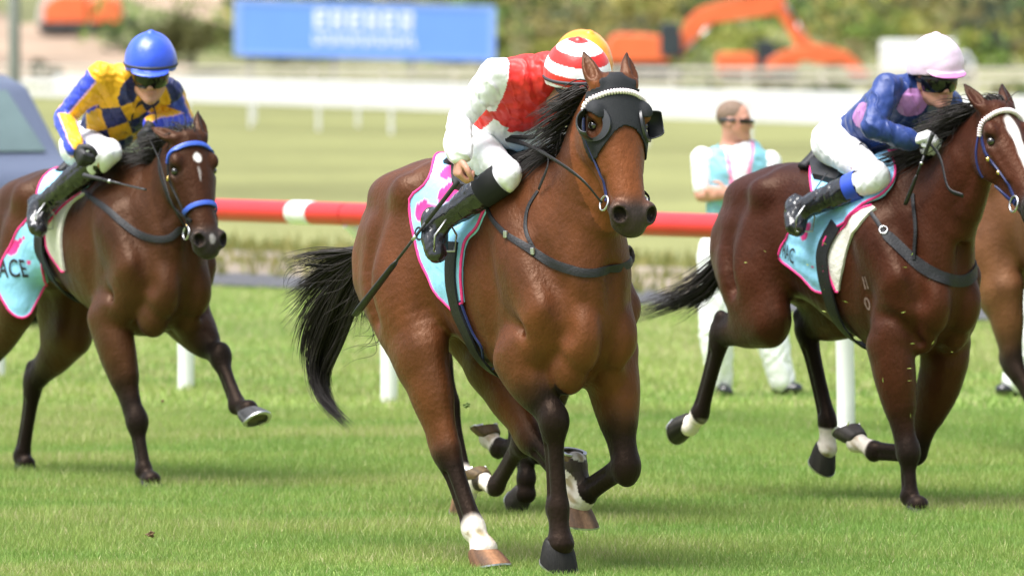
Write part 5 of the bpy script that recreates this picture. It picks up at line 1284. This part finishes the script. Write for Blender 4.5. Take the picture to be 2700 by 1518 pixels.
def sheet(name, m, t0, t1, n0, n1, z, nt=2, nn=2, rough=0., seed=0):
    rg = np.random.default_rng(seed); V = []
    for i in range(nt):
        for j in range(nn):
            q = rl(t0 + (t1 - t0) * i / (nt - 1), n0 + (n1 - n0) * j / (nn - 1), z)
            if rough and 0 < j < nn - 1: q = q + np.array([0, 0, rough * rg.uniform(0, 1)])
            if rough: q = q + RN * rg.normal() * .10
            V.append(q)
    F = [(i * nn + j, (i + 1) * nn + j, (i + 1) * nn + j + 1, i * nn + j + 1) for i in range(nt - 1) for j in range(nn - 1)]
    o = mesh_obj(name, V, F, m, smooth=True); o['kind'] = 'structure'; return o
g = mesh_obj('ground', [(-900, -60, 0), (900, -60, 0), (900, 1500, 0), (-900, 1500, 0)], [(0, 1, 2, 3)], M_TURF, smooth=False); g['kind'] = 'structure'
sheet('infield', M_INF, -900, 500, 42.6, 900, .004, 2, 2)
sheet('dirt_verge', M_DIRT, -160, 60, 39.3, 42.4, .012, 160, 8, .10, 3)
sheet('service_road', M_ROAD, -160, 60, 37.5, 39.6, .022)
# hillside behind the course
nx, ny = 70, 26; V = []
for i in range(nx):
    for j in range(ny):
        x = -90 + 180 * i / (nx - 1); y = 338 + 10 * j
        z = max(0, (y - 362)) * .085 + .35 * math.sin(x * .21 + j) * (j > 2) + .25 * math.sin(x * .6 + y * .13) * (j > 2) + (.03 if j else -.2)
        V.append((x, y, z))
mesh_obj('hillside', V, [(i * ny + j, (i + 1) * ny + j, (i + 1) * ny + j + 1, i * ny + j + 1) for i in range(nx - 1) for j in range(ny - 1)], M_BANK)['kind'] = 'structure'
def hz(x, y): return max(0, (y - 362)) * .085
M_TAN = mat('tan_earth', (.25, .18, .125), rough=.95, var=.3, vscale=.5, bump=.6, bscale=3, var2=.3, v2scale=.12)
V = []; nx, ny = 30, 14
for i in range(nx):
    for j in range(ny):
        x = -45 + 32 * i / (nx - 1); y = 352 + 9 * j; ed = min(1, (nx - 1 - i) / 5) * min(1, j / 2.)
        V.append((x + .8 * math.sin(j * 1.7) * (i == nx - 1), y, hz(x, y) + .12 * ed + .12 * ed * math.sin(x * .7 + y * .2) - (.2 if j == 0 else 0)))
mesh_obj('earth_bank', V, [(i * ny + j, (i + 1) * ny + j, (i + 1) * ny + j + 1, i * ny + j + 1) for i in range(nx - 1) for j in range(ny - 1)], M_TAN)['kind'] = 'structure'

# scrub on the hillside: clumps of leaf-sized faces
M_SCRUB = mat('scrub_leaves', rough=.7, spec=.25, var=.2, vscale=2, attr=True, trans=.25)
def leaf_cloud(rg, c, r, n, size, flat=.8):
    d = rg.normal(size=(n, 3)); d /= np.linalg.norm(d, axis=1, keepdims=True); rad = rg.uniform(.55, 1.08, n) ** .6
    lump = 1 + .28 * np.sin(d @ rg.normal(size=3) * 4 + rg.uniform(0, 6)) + .18 * np.sin(d @ rg.normal(size=3) * 8)
    P = c + d * (rad * lump)[:, None] * np.array([r, r, r * flat])
    a = rg.normal(size=(n, 3)); a /= np.linalg.norm(a, axis=1, keepdims=True); b = np.cross(a, rg.normal(size=(n, 3))); b /= np.linalg.norm(b, axis=1, keepdims=True)
    s = size * rg.uniform(.6, 1.4, n)[:, None]
    return np.stack([P - a * s, P + b * s * .5, P + a * s, P - b * s * .5], 1).reshape(-1, 3)
PAL = np.array([[.16, .16, .035], [.12, .14, .03], [.07, .11, .03], [.10, .15, .03], [.19, .165, .05], [.035, .05, .02], [.03, .04, .025], [.14, .12, .05], [.09, .10, .045]])
rg = np.random.default_rng(21); SV = []; SC = []
for k in range(900):
    y = rg.uniform(366, 520); x = rg.uniform(-1700, 1700) / FP * y
    pxx = 1350 + x / y * FP
    if pxx < 620 and y < 470 and rg.uniform() < .88: continue
    r = rg.uniform(.8, 2.2); n = 150
    V = leaf_cloud(rg, np.array([x, y, hz(x, y) + r * .45]), r, n, .26)
    SV.append(V); col = PAL[rg.integers(0, len(PAL))] * rg.uniform(1.25, 1.95); SC.append(np.repeat(col * rg.uniform(.8, 1.2, (n, 1)), 4, 0))
SV = np.concatenate(SV); SC = np.concatenate(SC)
o = mesh_obj('scrub', SV, np.arange(len(SV)).reshape(-1, 4), M_SCRUB, col=SC, smooth=False); tag(o, 'dense olive and green scrub covering the hillside', 'scrub', kind='stuff')
M_BARK = mat('bark', (.10, .085, .07), rough=.9, var=.4, vscale=6, bump=.5, bscale=20)
def tree(px, py0, py1, Y, r, label, col):
    b = at(px, py0, Y); t = at(px, py1, Y); z0 = min(b[2], hz(b[0], Y) + .2); h = t[2] - z0
    root = empty('tree', (b[0], Y, z0)); tag(root, label, 'tree', 'trees beyond the far fence')
    m = MB(); m.tube([(0, 0, -.2), (.05, 0, h * .3), (-.03, 0, h * .55)], [r * .13, r * .10, r * .06], 8)
    for a in range(5): m.tube([(0, 0, h * .35), (r * .35 * math.cos(a * 1.3), r * .35 * math.sin(a * 1.3), h * .6), (r * .6 * math.cos(a * 1.3), r * .6 * math.sin(a * 1.3), h * .78)], [r * .06, r * .04, r * .02], 6)
    m.build('trunk', M_BARK, root, smooth=True)
    V = []; C = []
    for k in range(9):
        c = np.array([rg.normal() * r * .42, rg.normal() * r * .4, h * .68 + rg.normal() * h * .11]); n = 170
        V.append(leaf_cloud(rg, c, r * rg.uniform(.3, .5), n, .16)); C.append(np.tile(np.array(col) * rg.uniform(.6, 1.35), (n * 4, 1)))
    V = np.concatenate(V); mesh_obj('crown', V, np.arange(len(V)).reshape(-1, 4), M_SCRUB, root, col=np.concatenate(C), smooth=False)
tree(505, 215, 25, 365, 1.7, 'olive-green roadside tree standing left of the blue billboard', (.13, .13, .045))
tree(425, 190, 70, 372, 1.0, 'small dusty bush tree on the bare earth bank', (.11, .115, .05))
tree(590, 190, 60, 385, 1.2, 'dark spindly tree close behind the left end of the blue billboard', (.05, .065, .035))
tree(1170, 210, 120, 368, .9, 'low green bush beneath the right half of the blue billboard', (.08, .13, .03))
tree(115, 232, 165, 330, .6, 'low dark bush at the foot of the bare earth bank', (.05, .06, .03))

# turf blades
def blades(rg, n, y0, y1, hgt, wid, xm, dens_pow=1.):
    y = y0 + (y1 - y0) * rg.uniform(size=n) ** dens_pow; x = rg.uniform(-1, 1, n) * (1350 / FP * y * 1.03 + xm)
    keep = (x * RN[0] + y * RN[1]) < 37.4; x, y = x[keep], y[keep]; n = len(x)
    patch = vnoise(np.stack([x, y, 0 * x], 1), 1.3, 5) + .6 * vnoise(np.stack([x, y, 0 * x], 1), 4.5, 6) + .6 * vnoise(np.stack([x, y * .5, 0 * x], 1), .7, 16)
    h = hgt * rg.uniform(.5, 1.25, n) * (1 + .35 * patch) * (.66 + .5 * sstep(30.6, 33, y)); a = rg.uniform(0, 2 * math.pi, n); w = wid * rg.uniform(.6, 1.3, n)
    lean = rg.normal(size=(n, 2)) * .45 * h[:, None]; ca, sa = np.cos(a) * w / 2, np.sin(a) * w / 2
    z = np.zeros(n)
    V = np.stack([np.stack([x - ca, y - sa, z], 1), np.stack([x + ca, y + sa, z], 1), np.stack([x + lean[:, 0], y + lean[:, 1], h], 1)], 1).reshape(-1, 3)
    g1, g2, g3 = np.array([.16, .27, .055]), np.array([.28, .34, .09]), np.array([.43, .40, .21])
    t = np.clip(.42 + 1.0 * patch + .3 * sstep(36, 52, y) + rg.normal(size=n) * .22, 0, 1)[:, None]; C = g1 * (1 - t) + g2 * t
    dry = (rg.uniform(size=n) < .05 + .30 * sstep(.1, .8, patch) + .22 * sstep(38, 56, y))[:, None]; C = np.where(dry, g3, C) * rg.uniform(.85, 1.15, (n, 1))
    return V, np.repeat(C, 3, 0)
rg = np.random.default_rng(33)
V1, C1 = blades(rg, 560000, 29.3, 44, .040, .0040, .8, 1.15); V2, C2 = blades(rg, 160000, 44, 66, .044, .008, 1.0)
M_BLADE = mat('grass_blades', rough=.55, spec=.3, var=.1, vscale=3, attr=True, trans=.35)
Vg = np.concatenate([V1, V2]); o = mesh_obj('turf_grass', Vg, np.arange(len(Vg)).reshape(-1, 3), M_BLADE, col=np.concatenate([C1, C2]), smooth=False)
tag(o, 'short green turf grass covering the track', 'grass', kind='stuff')
# rough grass along the dirt verge
n = 14000; t = rg.uniform(-75, -30, n); nn = np.where(rg.uniform(size=n) < .6, rg.normal(43.0, .9, n), rg.normal(40.2, .5, n)); P = RD * t[:, None] + RN * nn[:, None]; h = rg.uniform(.05, .22, n); a = rg.normal(size=(n, 2)) * .05; w = .02
V = np.stack([P + [w, 0, 0], P - [w, 0, 0], P + np.stack([a[:, 0], a[:, 1], h], 1)], 1).reshape(-1, 3)
C = np.repeat(np.where((rg.uniform(size=n) < .5)[:, None], [.30, .27, .09], [.16, .18, .045]), 3, 0)
o = mesh_obj('verge_grass', V, np.arange(len(V)).reshape(-1, 3), M_BLADE, col=C, smooth=False); tag(o, 'dry rough grass along the dirt verge', 'grass', kind='stuff')

# ------------------------------------------------------------------ red running rail
M_RED = mat('rail_red', (.55, .022, .025), rough=.35, spec=.5, var=.10, vscale=3, coat=.2)
M_RWHITE = mat('rail_white', (.80, .80, .80), rough=.4, var=.06, vscale=3)
B1, B2 = gnd(490, 1025), gnd(2230, 1140)
rd = (B2 - B1) / 3; sp_ = np.linalg.norm(rd); ru = rd / sp_; rn = np.array([-ru[1], ru[0], 0]); OV = .30; RZ = 1.12
base = B1 - rd * 4
rail = empty('running_rail', tuple(base), 0); tag(rail, 'red plastic running rail with white sleeves on curved white posts', 'rail')
for i in range(13):
    p = rd * i
    MB().tube(catmull(np.array([p + [0, 0, -.05], p + [0, 0, .25], p + [0, 0, .62] - rn * .02, p + np.array([0, 0, .88]) - rn * .09, p + np.array([0, 0, RZ - .05]) - rn * OV]), 5), [.052] * 11 + [.05, .048, .045, .042, .04, .04, .04, .04, .04, .04], 12, flat=.9, ref=tuple(ru)).build('post', M_RWHITE, rail, smooth=True)
    a = p - rn * OV + np.array([0, 0, RZ]); b = a + rd
    MB().tube([a + ru * .004, b - ru * .004], .072, 16, flat=.95).build('rail_section', M_RED, rail, smooth=True)
autos = [o for o in rail.children]
for o in autos: autosmooth(o, 50)
for i in range(-1, 3):                                   # white sleeves
    c = gnd(930, 1052); t0 = (c - base) @ ru + i * sp_ * 3
    a = ru * t0 - rn * OV + np.array([0, 0, RZ]); MB().tube([a - ru * .105, a + ru * .105], .076, 16, flat=.95).build('white_sleeve', M_RWHITE, rail, smooth=True)

# ------------------------------------------------------------------ white rails across the infield
M_FWHITE = mat('fence_white', (.60, .60, .60), rough=.5, var=.05, vscale=1)
def far_fence(name, label, A, B, ext0, ext1, spc, rails, postw, m, ph=0., hgt=None):
    d = B - A; L = np.linalg.norm(d[:2]); u = d / L; root = empty(name, tuple(A)); tag(root, label, 'fence')
    n0, n1 = -ext0, L + ext1
    ang = math.atan2(u[1], u[0]); M = Matrix.Rotation(ang, 3, 'Z')
    for z, hh, tk in rails:
        MB().box(u * (n0 + n1) / 2 + np.array([0, 0, z]), (n1 - n0, tk, hh), M, .01).build('rail', m, root)
    k = n0 + ph
    top = hgt or max(z for z, _, _ in rails)
    while k < n1:
        MB().box(u * k + np.array([0, 0, top / 2]), (postw, .05, top), M, .008).build('post', m, root); k += spc
    return root
A, B = at(500, 330, 188.7), at(1900, 395, 146); A[2] = B[2] = 0
far_fence('white_fence', 'white two-rail fence across the yellowed infield, nearer of two', A, B, 20, 45, 6.6, [(.95, .19, .05), (.66, .19, .05)], .16, M_FWHITE)
A2, B2_ = A + np.array([.9, 7, 0]), B + np.array([.9, 7, 0])
far_fence('white_fence', 'white rail fence close behind the infield two-rail fence', A2, B2_, 22, 47, 10.5, [(1.02, .17, .05), (.74, .15, .05)], .14, M_FWHITE, 3.)
M_BEIGE = mat('weathered_rail', (.48, .44, .38), rough=.8, var=.2, vscale=2)
A, B = at(0, 225, 312), at(2700, 245, 285); A[2] = B[2] = 0
far_fence('post_and_rail_fence', 'weathered beige post and rail fence in front of the excavators', A, B, 8, 8, 3.4, [(.95, .14, .05), (.62, .14, .05), (.30, .12, .05)], .14, M_BEIGE)
# hedge tufts below it
SV = []; SC = []
for k in range(90):
    x = rg.uniform(-1500, 1500); y = rg.uniform(272, 283); r = rg.uniform(.15, .5)
    SV.append(leaf_cloud(rg, np.array([x / FP * y, y, r * .4]), r, 60, .12)); SC.append(np.tile(PAL[rg.integers(0, len(PAL))] * rg.uniform(.7, 1.2), (240, 1)))
SV = np.concatenate(SV); o = mesh_obj('weeds', SV, np.arange(len(SV)).reshape(-1, 4), M_SCRUB, col=np.concatenate(SC), smooth=False); tag(o, 'straggly weeds along the foot of the far fence', 'weeds', kind='stuff')

# ------------------------------------------------------------------ billboard
M_BB = mat('billboard_blue', (.15, .32, .84), rough=.5, var=.05, vscale=.5); M_BBW = mat('billboard_white', (.75, .80, .88), rough=.5, var=.05); M_BBE = mat('billboard_edge', (.25, .40, .85), rough=.5, var=.05); M_GREYP = mat('grey_post', (.22, .22, .21), rough=.7, var=.2)
c0 = at(963, 222, 360); bb = empty('billboard', (c0[0], 360, 0)); tag(bb, 'long blue billboard with white lettering on grey posts', 'billboard')
def bp(px, py, dy=0.):
    q = at(px, py, 360 + dy); return np.array([q[0] - c0[0], dy, q[2]])
def quadbox(P4, t0, t1):
    V = [np.array([p[0], t0, p[2]]) for p in P4] + [np.array([p[0], t1, p[2]]) for p in P4]
    return V, [(0, 1, 2, 3), (7, 6, 5, 4), (0, 4, 5, 1), (1, 5, 6, 2), (2, 6, 7, 3), (3, 7, 4, 0)]
MB().add(*quadbox([bp(622, 142), bp(1302, 158), bp(1302, 20), bp(622, 2)], 0, .15)).build('panel', M_BB, bb)
for P4 in ([bp(618, 146), bp(636, 146), bp(636, -2), bp(618, -2)], [bp(1290, 162), bp(1306, 162), bp(1306, 17), bp(1290, 16)], [bp(636, 147), bp(1290, 162), bp(1290, 152), bp(636, 137)], [bp(636, 10), bp(1290, 26), bp(1290, 16), bp(636, -2)]):
    MB().add(*quadbox(P4, -.03, .18)).build('frame_bar', M_BBE, bb)
for i, x in enumerate((845, 890, 936, 981, 1026, 1072)):
    y0 = 26 + (x - 840) * .024
    for (a, b_, c_, d_) in ((-17, 0, 17, 9), (-17, 9, -6, 50), (6, 9, 17, 30), (-6, 26, 17, 36), (4, 36, 15, 50)) if i % 2 else ((-17, 0, -6, 50), (-6, 0, 17, 10), (-6, 20, 12, 30), (-6, 40, 17, 50), (8, 10, 17, 20)):
        MB().add(*quadbox([bp(x + a, y0 + d_), bp(x + c_, y0 + d_), bp(x + c_, y0 + b_), bp(x + a, y0 + b_)], -.02, .01)).build('lettering', M_BBW, bb)
for i in range(19):
    x = 826 + i * 14.4; y0 = 88 + (x - 840) * .024
    MB().add(*quadbox([bp(x, y0 + 32), bp(x + 5, y0 + 32), bp(x + 5, y0), bp(x, y0)], -.02, .01)).build('lettering', M_BBW, bb)
    MB().add(*quadbox([bp(x + 5, y0 + 32 - (i % 3) * 12), bp(x + 11, y0 + 32 - (i % 3) * 12), bp(x + 11, y0 + 22 - (i % 3) * 11), bp(x + 5, y0 + 22 - (i % 3) * 11)], -.021, .011)).build('lettering', M_BBW, bb)
for x in (660, 880, 1085, 1270):
    q = bp(x, 150); MB().box((q[0], .28, q[2] / 2), (.24, .24, q[2] + .1), None, .02).build('post', M_GREYP, bb)

# ------------------------------------------------------------------ excavators and other plant
M_ORANGE = mat('machine_orange', (.78, .155, .05), rough=.4, var=.12, vscale=1.2, coat=.2); M_TRACK = mat('track_steel', (.045, .043, .04), rough=.8, var=.4, vscale=4); M_GLASSD = mat('cab_glass', (.04, .05, .06), rough=.1, spec=.6, var=.2); M_DGREY = mat('machine_grey', (.10, .10, .11), rough=.6, var=.3, vscale=2); M_CHROME = mat('ram_chrome', (.6, .6, .6), rough=.25, metal=1., var=.1)
def px_prism(root, name, Y, poly, y0, y1, m, o0, bev=0.):
    P = [at(x, y, Y) - o0 for x, y in poly]; mb = MB(); mb.prism([(p[0], p[2]) for p in P][::-1], y0, y1); o = mb.build(name, m, root)
    if bev:
        md = o.modifiers.new('bevel', 'BEVEL'); md.width = bev; md.segments = 2; md.limit_method = 'ANGLE'
    return o
def crawler(root, Y, o0, x0, x1, yb, yt, ys, m=None):
    for k in ys:
        a, b = at(x0, yb, Y) - o0, at(x1, yt, Y) - o0; r = (b[2] - a[2]) / 2; zc = (a[2] + b[2]) / 2
        poly = [(a[0] + r - r * math.sin(t), zc + r * math.cos(t)) for t in np.linspace(0, math.pi, 9)] + [(b[0] - r + r * math.sin(t), zc - r * math.cos(t)) for t in np.linspace(0, math.pi, 9)]
        o = MB().prism(poly, k, k + .6).build('track', M_TRACK, root)
        for q in np.linspace(a[0] + r, b[0] - r, 5): MB().ell((q, k - .02, zc), (r * .45, .05, r * .45), 12, 6).build('roller', M_DGREY, o, smooth=True)
YX = 352; o0 = at(1740, 212, YX); o0[2] = .0; o0 = np.array([o0[0], YX, 0])
ex = empty('excavator', tuple(o0)); tag(ex, 'orange excavator with raised boom bent over to its bucket', 'excavator', 'orange excavators on the hillside works')
px_prism(ex, 'house', YX, [(1602, 165), (1598, 130), (1606, 100), (1625, 88), (1700, 90), (1764, 97), (1764, 165)], -1.2, 1.2, M_ORANGE, o0, .1)
px_prism(ex, 'cab', YX, [(1740, 150), (1738, 72), (1748, 60), (1788, 62), (1796, 100), (1796, 150)], -1.25, -.25, M_GLASSD, o0, .06)
px_prism(ex, 'turntable', YX, [(1640, 182), (1640, 164), (1760, 164), (1760, 182)], -.9, .9, M_DGREY, o0, .04)
crawler(ex, YX, o0, 1615, 1800, 216, 178, (-1.35, .75))
px_prism(ex, 'boom', YX, [(1757, 150), (1785, 108), (1812, 50), (1845, 22), (1905, 4), (1990, -14), (2045, -10), (2062, 12), (2040, 40), (1960, 50), (1880, 62), (1848, 84), (1826, 122), (1800, 158)], -.05, .55, M_ORANGE, o0, .05)
px_prism(ex, 'stick', YX, [(2020, -18), (2058, -16), (2082, 18), (2118, 78), (2150, 128), (2138, 146), (2108, 140), (2084, 92), (2050, 40), (2022, 8)], .0, .5, M_ORANGE, o0, .05)
px_prism(ex, 'bucket', YX, [(2138, 126), (2110, 124), (2062, 136), (2022, 160), (2016, 192), (2040, 190), (2060, 168), (2095, 156), (2140, 156)], -.35, .85, M_ORANGE, o0, .04)
for a, b in (((1795, 150), (1870, 70)), ((1930, -20), (2040, -24)), ((2070, 10), (2128, 108))):
    p, q = at(*a, YX) - o0, at(*b, YX) - o0; MB().tube([p + [0, -.1, 0], q * .5 + p * .5 + [0, -.1, 0]], .09, 8).build('ram', M_DGREY, ex, smooth=True); MB().tube([q * .5 + p * .5 + [0, -.1, 0], q + [0, -.1, 0]], .05, 8).build('ram_rod', M_CHROME, ex, smooth=True)
YX2 = 358; o2 = at(1950, 212, YX2); o2 = np.array([o2[0], YX2, 0])
e2 = empty('excavator', tuple(o2)); tag(e2, 'orange excavator with its arm lying low, under the raised boom', 'excavator', 'orange excavators on the hillside works')
px_prism(e2, 'house', YX2, [(1890, 196), (1888, 150), (1896, 140), (1985, 140), (1994, 150), (1994, 196)], -1.1, 1.1, M_ORANGE, o2, .08)
px_prism(e2, 'cab', YX2, [(1994, 186), (1994, 108), (2036, 108), (2046, 140), (2046, 186)], -1.1, .0, M_GLASSD, o2, .05)
crawler(e2, YX2, o2, 1896, 2100, 216, 190, (-1.2, .6))
px_prism(e2, 'boom', YX2, [(2040, 180), (2070, 150), (2120, 112), (2160, 118), (2210, 130), (2236, 144), (2228, 168), (2160, 170), (2120, 160), (2080, 188)], .1, .6, M_ORANGE, o2, .05)
px_prism(e2, 'stick', YX2, [(2206, 132), (2236, 138), (2268, 168), (2296, 202), (2280, 208), (2244, 200), (2214, 166)], .15, .55, M_ORANGE, o2, .04)
px_prism(e2, 'bucket', YX2, [(2236, 196), (2296, 198), (2290, 216), (2250, 222)], -.2, .9, M_DGREY, o2, .03)
YX3 = 389; o3 = at(210, 80, YX3); o3 = np.array([o3[0], YX3, hz(0, YX3)])
e3 = empty('excavator', tuple(o3)); tag(e3, 'orange and grey digger parked on top of the earth bank', 'excavator', 'orange excavators on the hillside works')
px_prism(e3, 'house', YX3, [(120, 62), (118, 20), (140, -2), (165, -12), (232, -12), (234, 62)], -1.2, 1.2, M_ORANGE, o3, .1)
px_prism(e3, 'counterweight', YX3, [(240, 60), (238, 10), (250, -6), (300, -8), (320, 6), (326, 40), (318, 70), (262, 74)], -1.3, 1.3, M_ORANGE, o3, .15)
px_prism(e3, 'cab', YX3, [(100, 60), (104, 22), (122, -20), (160, -30), (164, 10), (130, 60)], -1.0, .2, mat('cab_pale', (.5, .48, .45), rough=.4, var=.2), o3, .05)
crawler(e3, YX3, o3, 104, 300, 86, 60, (-1.3, .7))
# shed, white box truck, lamp post
M_ROOF = mat('pale_roof', (.42, .42, .47), rough=.6, var=.1, vscale=.4); M_SHEDW = mat('shed_wall', (.10, .105, .12), rough=.8, var=.2, vscale=.5)
Ys = 428; os_ = at(450, 60, Ys); os_ = np.array([os_[0], Ys, hz(0, Ys) - .3]); sh = empty('shed', tuple(os_)); tag(sh, 'long low shed with pale grey roof behind the earth bank', 'shed')
px_prism(sh, 'roof', Ys, [(300, 14), (330, -30), (600, -30), (612, 18), (600, 22), (312, 20)], -.4, 5, M_ROOF, os_)
px_prism(sh, 'wall', Ys, [(330, 60), (330, 18), (596, 20), (596, 60)], 0, 4.6, M_SHEDW, os_)
for x in (380, 450, 520): px_prism(sh, 'door', Ys, [(x, 58), (x, 26), (x + 44, 26), (x + 44, 58)], -.06, -.01, M_DGREY, os_)
M_TRW = mat('truck_white', (.80, .80, .82), rough=.4, var=.05, vscale=1)
Yt = 350; ot = at(2400, 215, Yt); ot = np.array([ot[0], Yt, 0]); tk = empty('box_truck', tuple(ot)); tag(tk, 'white box truck parked below the scrub, behind the pink-capped jockey', 'truck')
px_prism(tk, 'box', Yt, [(2326, 198), (2326, 112), (2334, 106), (2520, 106), (2520, 198)], 0, 2.2, M_TRW, ot, .06)
px_prism(tk, 'cab', Yt, [(2524, 206), (2524, 140), (2552, 138), (2570, 165), (2574, 206)], .1, 2.0, M_TRW, ot, .06)
px_prism(tk, 'window', Yt, [(2532, 166), (2532, 146), (2550, 146), (2560, 166)], .06, .12, M_GLASSD, ot)
px_prism(tk, 'chassis', Yt, [(2330, 207), (2330, 199), (2560, 207), (2560, 212)], .2, 1.9, M_DGREY, ot)
for x in (2360, 2390, 2545):
    c = at(x, 206, Yt) - ot
    w_ = MB().prism([(c[0] + .42 * math.cos(t), .45 + .42 * math.sin(t)) for t in np.linspace(0, 2 * math.pi, 20)[:-1]], .1, .4).build('wheel', M_TRACK, tk); MB().ell((c[0], .1, .45), (.2, .04, .2)).build('hub', M_STEEL, w_, smooth=True)
lp = at(38, 380, 150); lpo = empty('lamp_post', (lp[0], 150, 0)); tag(lpo, 'pale grey-green pole rising behind the parked van', 'pole')
MB().tube([(0, 0, -.1), (0, 0, 1.2), (0, 0, 9)], [.15, .13, .085], 14).build('pole', mat('pale_pole', (.17, .185, .155), rough=.7, var=.15, vscale=2), lpo, smooth=True)
MB().tube([(0, 0, 0), (0, 0, .35)], [.19, .17], 14).build('base_collar', M_GREYP, lpo, smooth=True); MB().box((.5, 0, 9.0), (1.3, .22, .12), None, .03).build('lamp_head', M_GREYP, lpo)

# ------------------------------------------------------------------ parked van
M_VAN = mat('van_paint', (.10, .12, .18), rough=.3, spec=.5, var=.06, vscale=1, coat=.5, metal=.2); M_VGLASS = mat('van_glass', (.10, .145, .145), rough=.14, spec=.7, var=.25, vscale=1.5, coat=.5); M_TYRE = mat('tyre', (.02, .02, .021), rough=.85, var=.2)
vf = gnd(212, 862) - RN * 1.58; vf[2] = 0; vang = math.atan2(RD[1], RD[0]); vx = vf + RN * .9 * 0
vr = empty('van', (vf[0], vf[1], 0), vang); tag(vr, 'blue-grey people carrier parked on the grass beyond the rail', 'van')
side = [(0, .42), (.02, .62), (-.05, .86), (-.22, 1.14), (-.48, 1.27), (-.98, 1.80), (-1.25, 1.88), (-4.25, 1.88), (-4.5, 1.75), (-4.62, 1.15), (-4.66, .5), (-4.5, .32), (-.15, .30)]
body = MB().prism(side, .0, 1.78).build('body', M_VAN, vr); md = body.modifiers.new('bevel', 'BEVEL'); md.width = .07; md.segments = 3; md.limit_method = 'ANGLE'; md.angle_limit = R(20)
def vpane(name, poly, y0, y1, m): return MB().prism(poly, y0, y1).build(name, m, vr)
for y0, y1 in ((-.012, .03), (1.75, 1.792)):
    for P in ([(-.62, 1.20), (-1.02, 1.68), (-1.62, 1.70), (-1.62, 1.20)], [(-1.74, 1.20), (-1.74, 1.70), (-2.9, 1.70), (-2.9, 1.20)], [(-3.02, 1.20), (-3.02, 1.70), (-4.2, 1.68), (-4.3, 1.20)]):
        vpane('window', P, y0, y1, M_VGLASS)
        c = np.mean(P, 0); vpane('window_seal', [tuple(c + (np.array(p) - c) * 1.07) for p in P], y0 + (.004 if y0 < 0 else .0), y1 - .004, M_TYRE)
MB().add([(-.53, .14, 1.30), (-.53, 1.60, 1.30), (-.95, 1.52, 1.755), (-.95, .22, 1.755), (-.49, .14, 1.31), (-.49, 1.60, 1.31), (-.91, 1.52, 1.765), (-.91, .22, 1.765)], [(4, 5, 6, 7), (3, 2, 1, 0), (0, 1, 5, 4), (1, 2, 6, 5), (2, 3, 7, 6), (3, 0, 4, 7)]).build('windscreen', M_VGLASS, vr)
for wx in (-.85, -3.75):
    for wy in (.0, 1.58):
        w_ = MB().prism([(wx + .33 * math.cos(t), .33 + .33 * math.sin(t)) for t in np.linspace(0, 2 * math.pi, 25)[:-1]], wy - .012 if wy == 0 else wy + .012, wy + .2).build('wheel', M_TYRE, vr); MB().ell((wx, wy - .015 if wy == 0 else wy + .205, .33), (.2, .03, .2)).build('rim', M_STEEL, w_, smooth=True)
for wy in (.22, 1.40): MB().ell((-.03, wy + .08, .82), (.10, .16, .09)).build('headlight', M_STEEL, vr, smooth=True)
MB().box((.02, .89, .50), (.16, 1.70, .22), None, .05).build('bumper', M_TYRE, vr); MB().ell((-.62, -.14, 1.22), (.08, .10, .09)).build('mirror', M_VAN, vr, smooth=True)

# kicked-up bits of turf
M_CLOD = mat('turf_clod', (.10, .06, .025), rough=.95, var=.4, vscale=30)
M_SOD = mat('turf_sod', (.09, .13, .03), rough=.9, var=.4, vscale=30)
for i, (x, y, Y, r, m, lb) in enumerate(((396, 1408, 31.2, .018, M_CLOD, 'small brown clod flung up in front of the dark bay horse'), (1230, 1068, 33.5, .016, M_SOD, 'small dark sod kicked up behind the hooded bay'), (428, 1057, 36.4, .010, M_CLOD, 'tiny brown clod in the air beside the dark bay\'s foreleg'))):
    p = at(x, y, Y); b = bmesh.new(); bmesh.ops.create_icosphere(b, subdivisions=2, radius=r)
    for v in b.verts: v.co *= 1 + .35 * math.sin(v.co.x * 300 + v.co.z * 410 + i); v.co.z *= .7
    me = bpy.data.meshes.new('turf_clod'); b.to_mesh(me); b.free(); me.materials.append(m); o = bpy.data.objects.new('turf_clod', me); COL.objects.link(o); o.location = tuple(p); tag(o, lb, 'clod', 'clods of turf thrown up by hooves')
rg = np.random.default_rng(77); V = []
for i in range(26):
    p = at(rg.uniform(1950, 2520), rg.uniform(640, 1240), rg.uniform(33.4, 34.2)); a = rg.normal(size=3); a /= np.linalg.norm(a); b = np.cross(a, rg.normal(size=3)); b /= np.linalg.norm(b)
    V += [p - a * .014, p + b * .003, p + a * .014, p - b * .003]
o = mesh_obj('grass_clippings', np.array(V), np.arange(len(V)).reshape(-1, 4), M_BLADE, col=np.tile([.30, .36, .08], (len(V), 1)), smooth=False); tag(o, 'loose grass clippings flying up around the mahogany horse', 'grass', kind='stuff')
HE = Horse('horse', 38, 2975, 1225, .0110, HE_SPEC, 'lighter bay racehorse running just beyond the mahogany horse', 5)
HE.tail([[(2660, 600, 0), (2640, 660, 0), (2625, 730, 0), (2620, 790, 0)], [(2665, 615, 0), (2650, 690, 0), (2640, 760, 0), (2635, 820, 0)]], n=120, spread=.02)
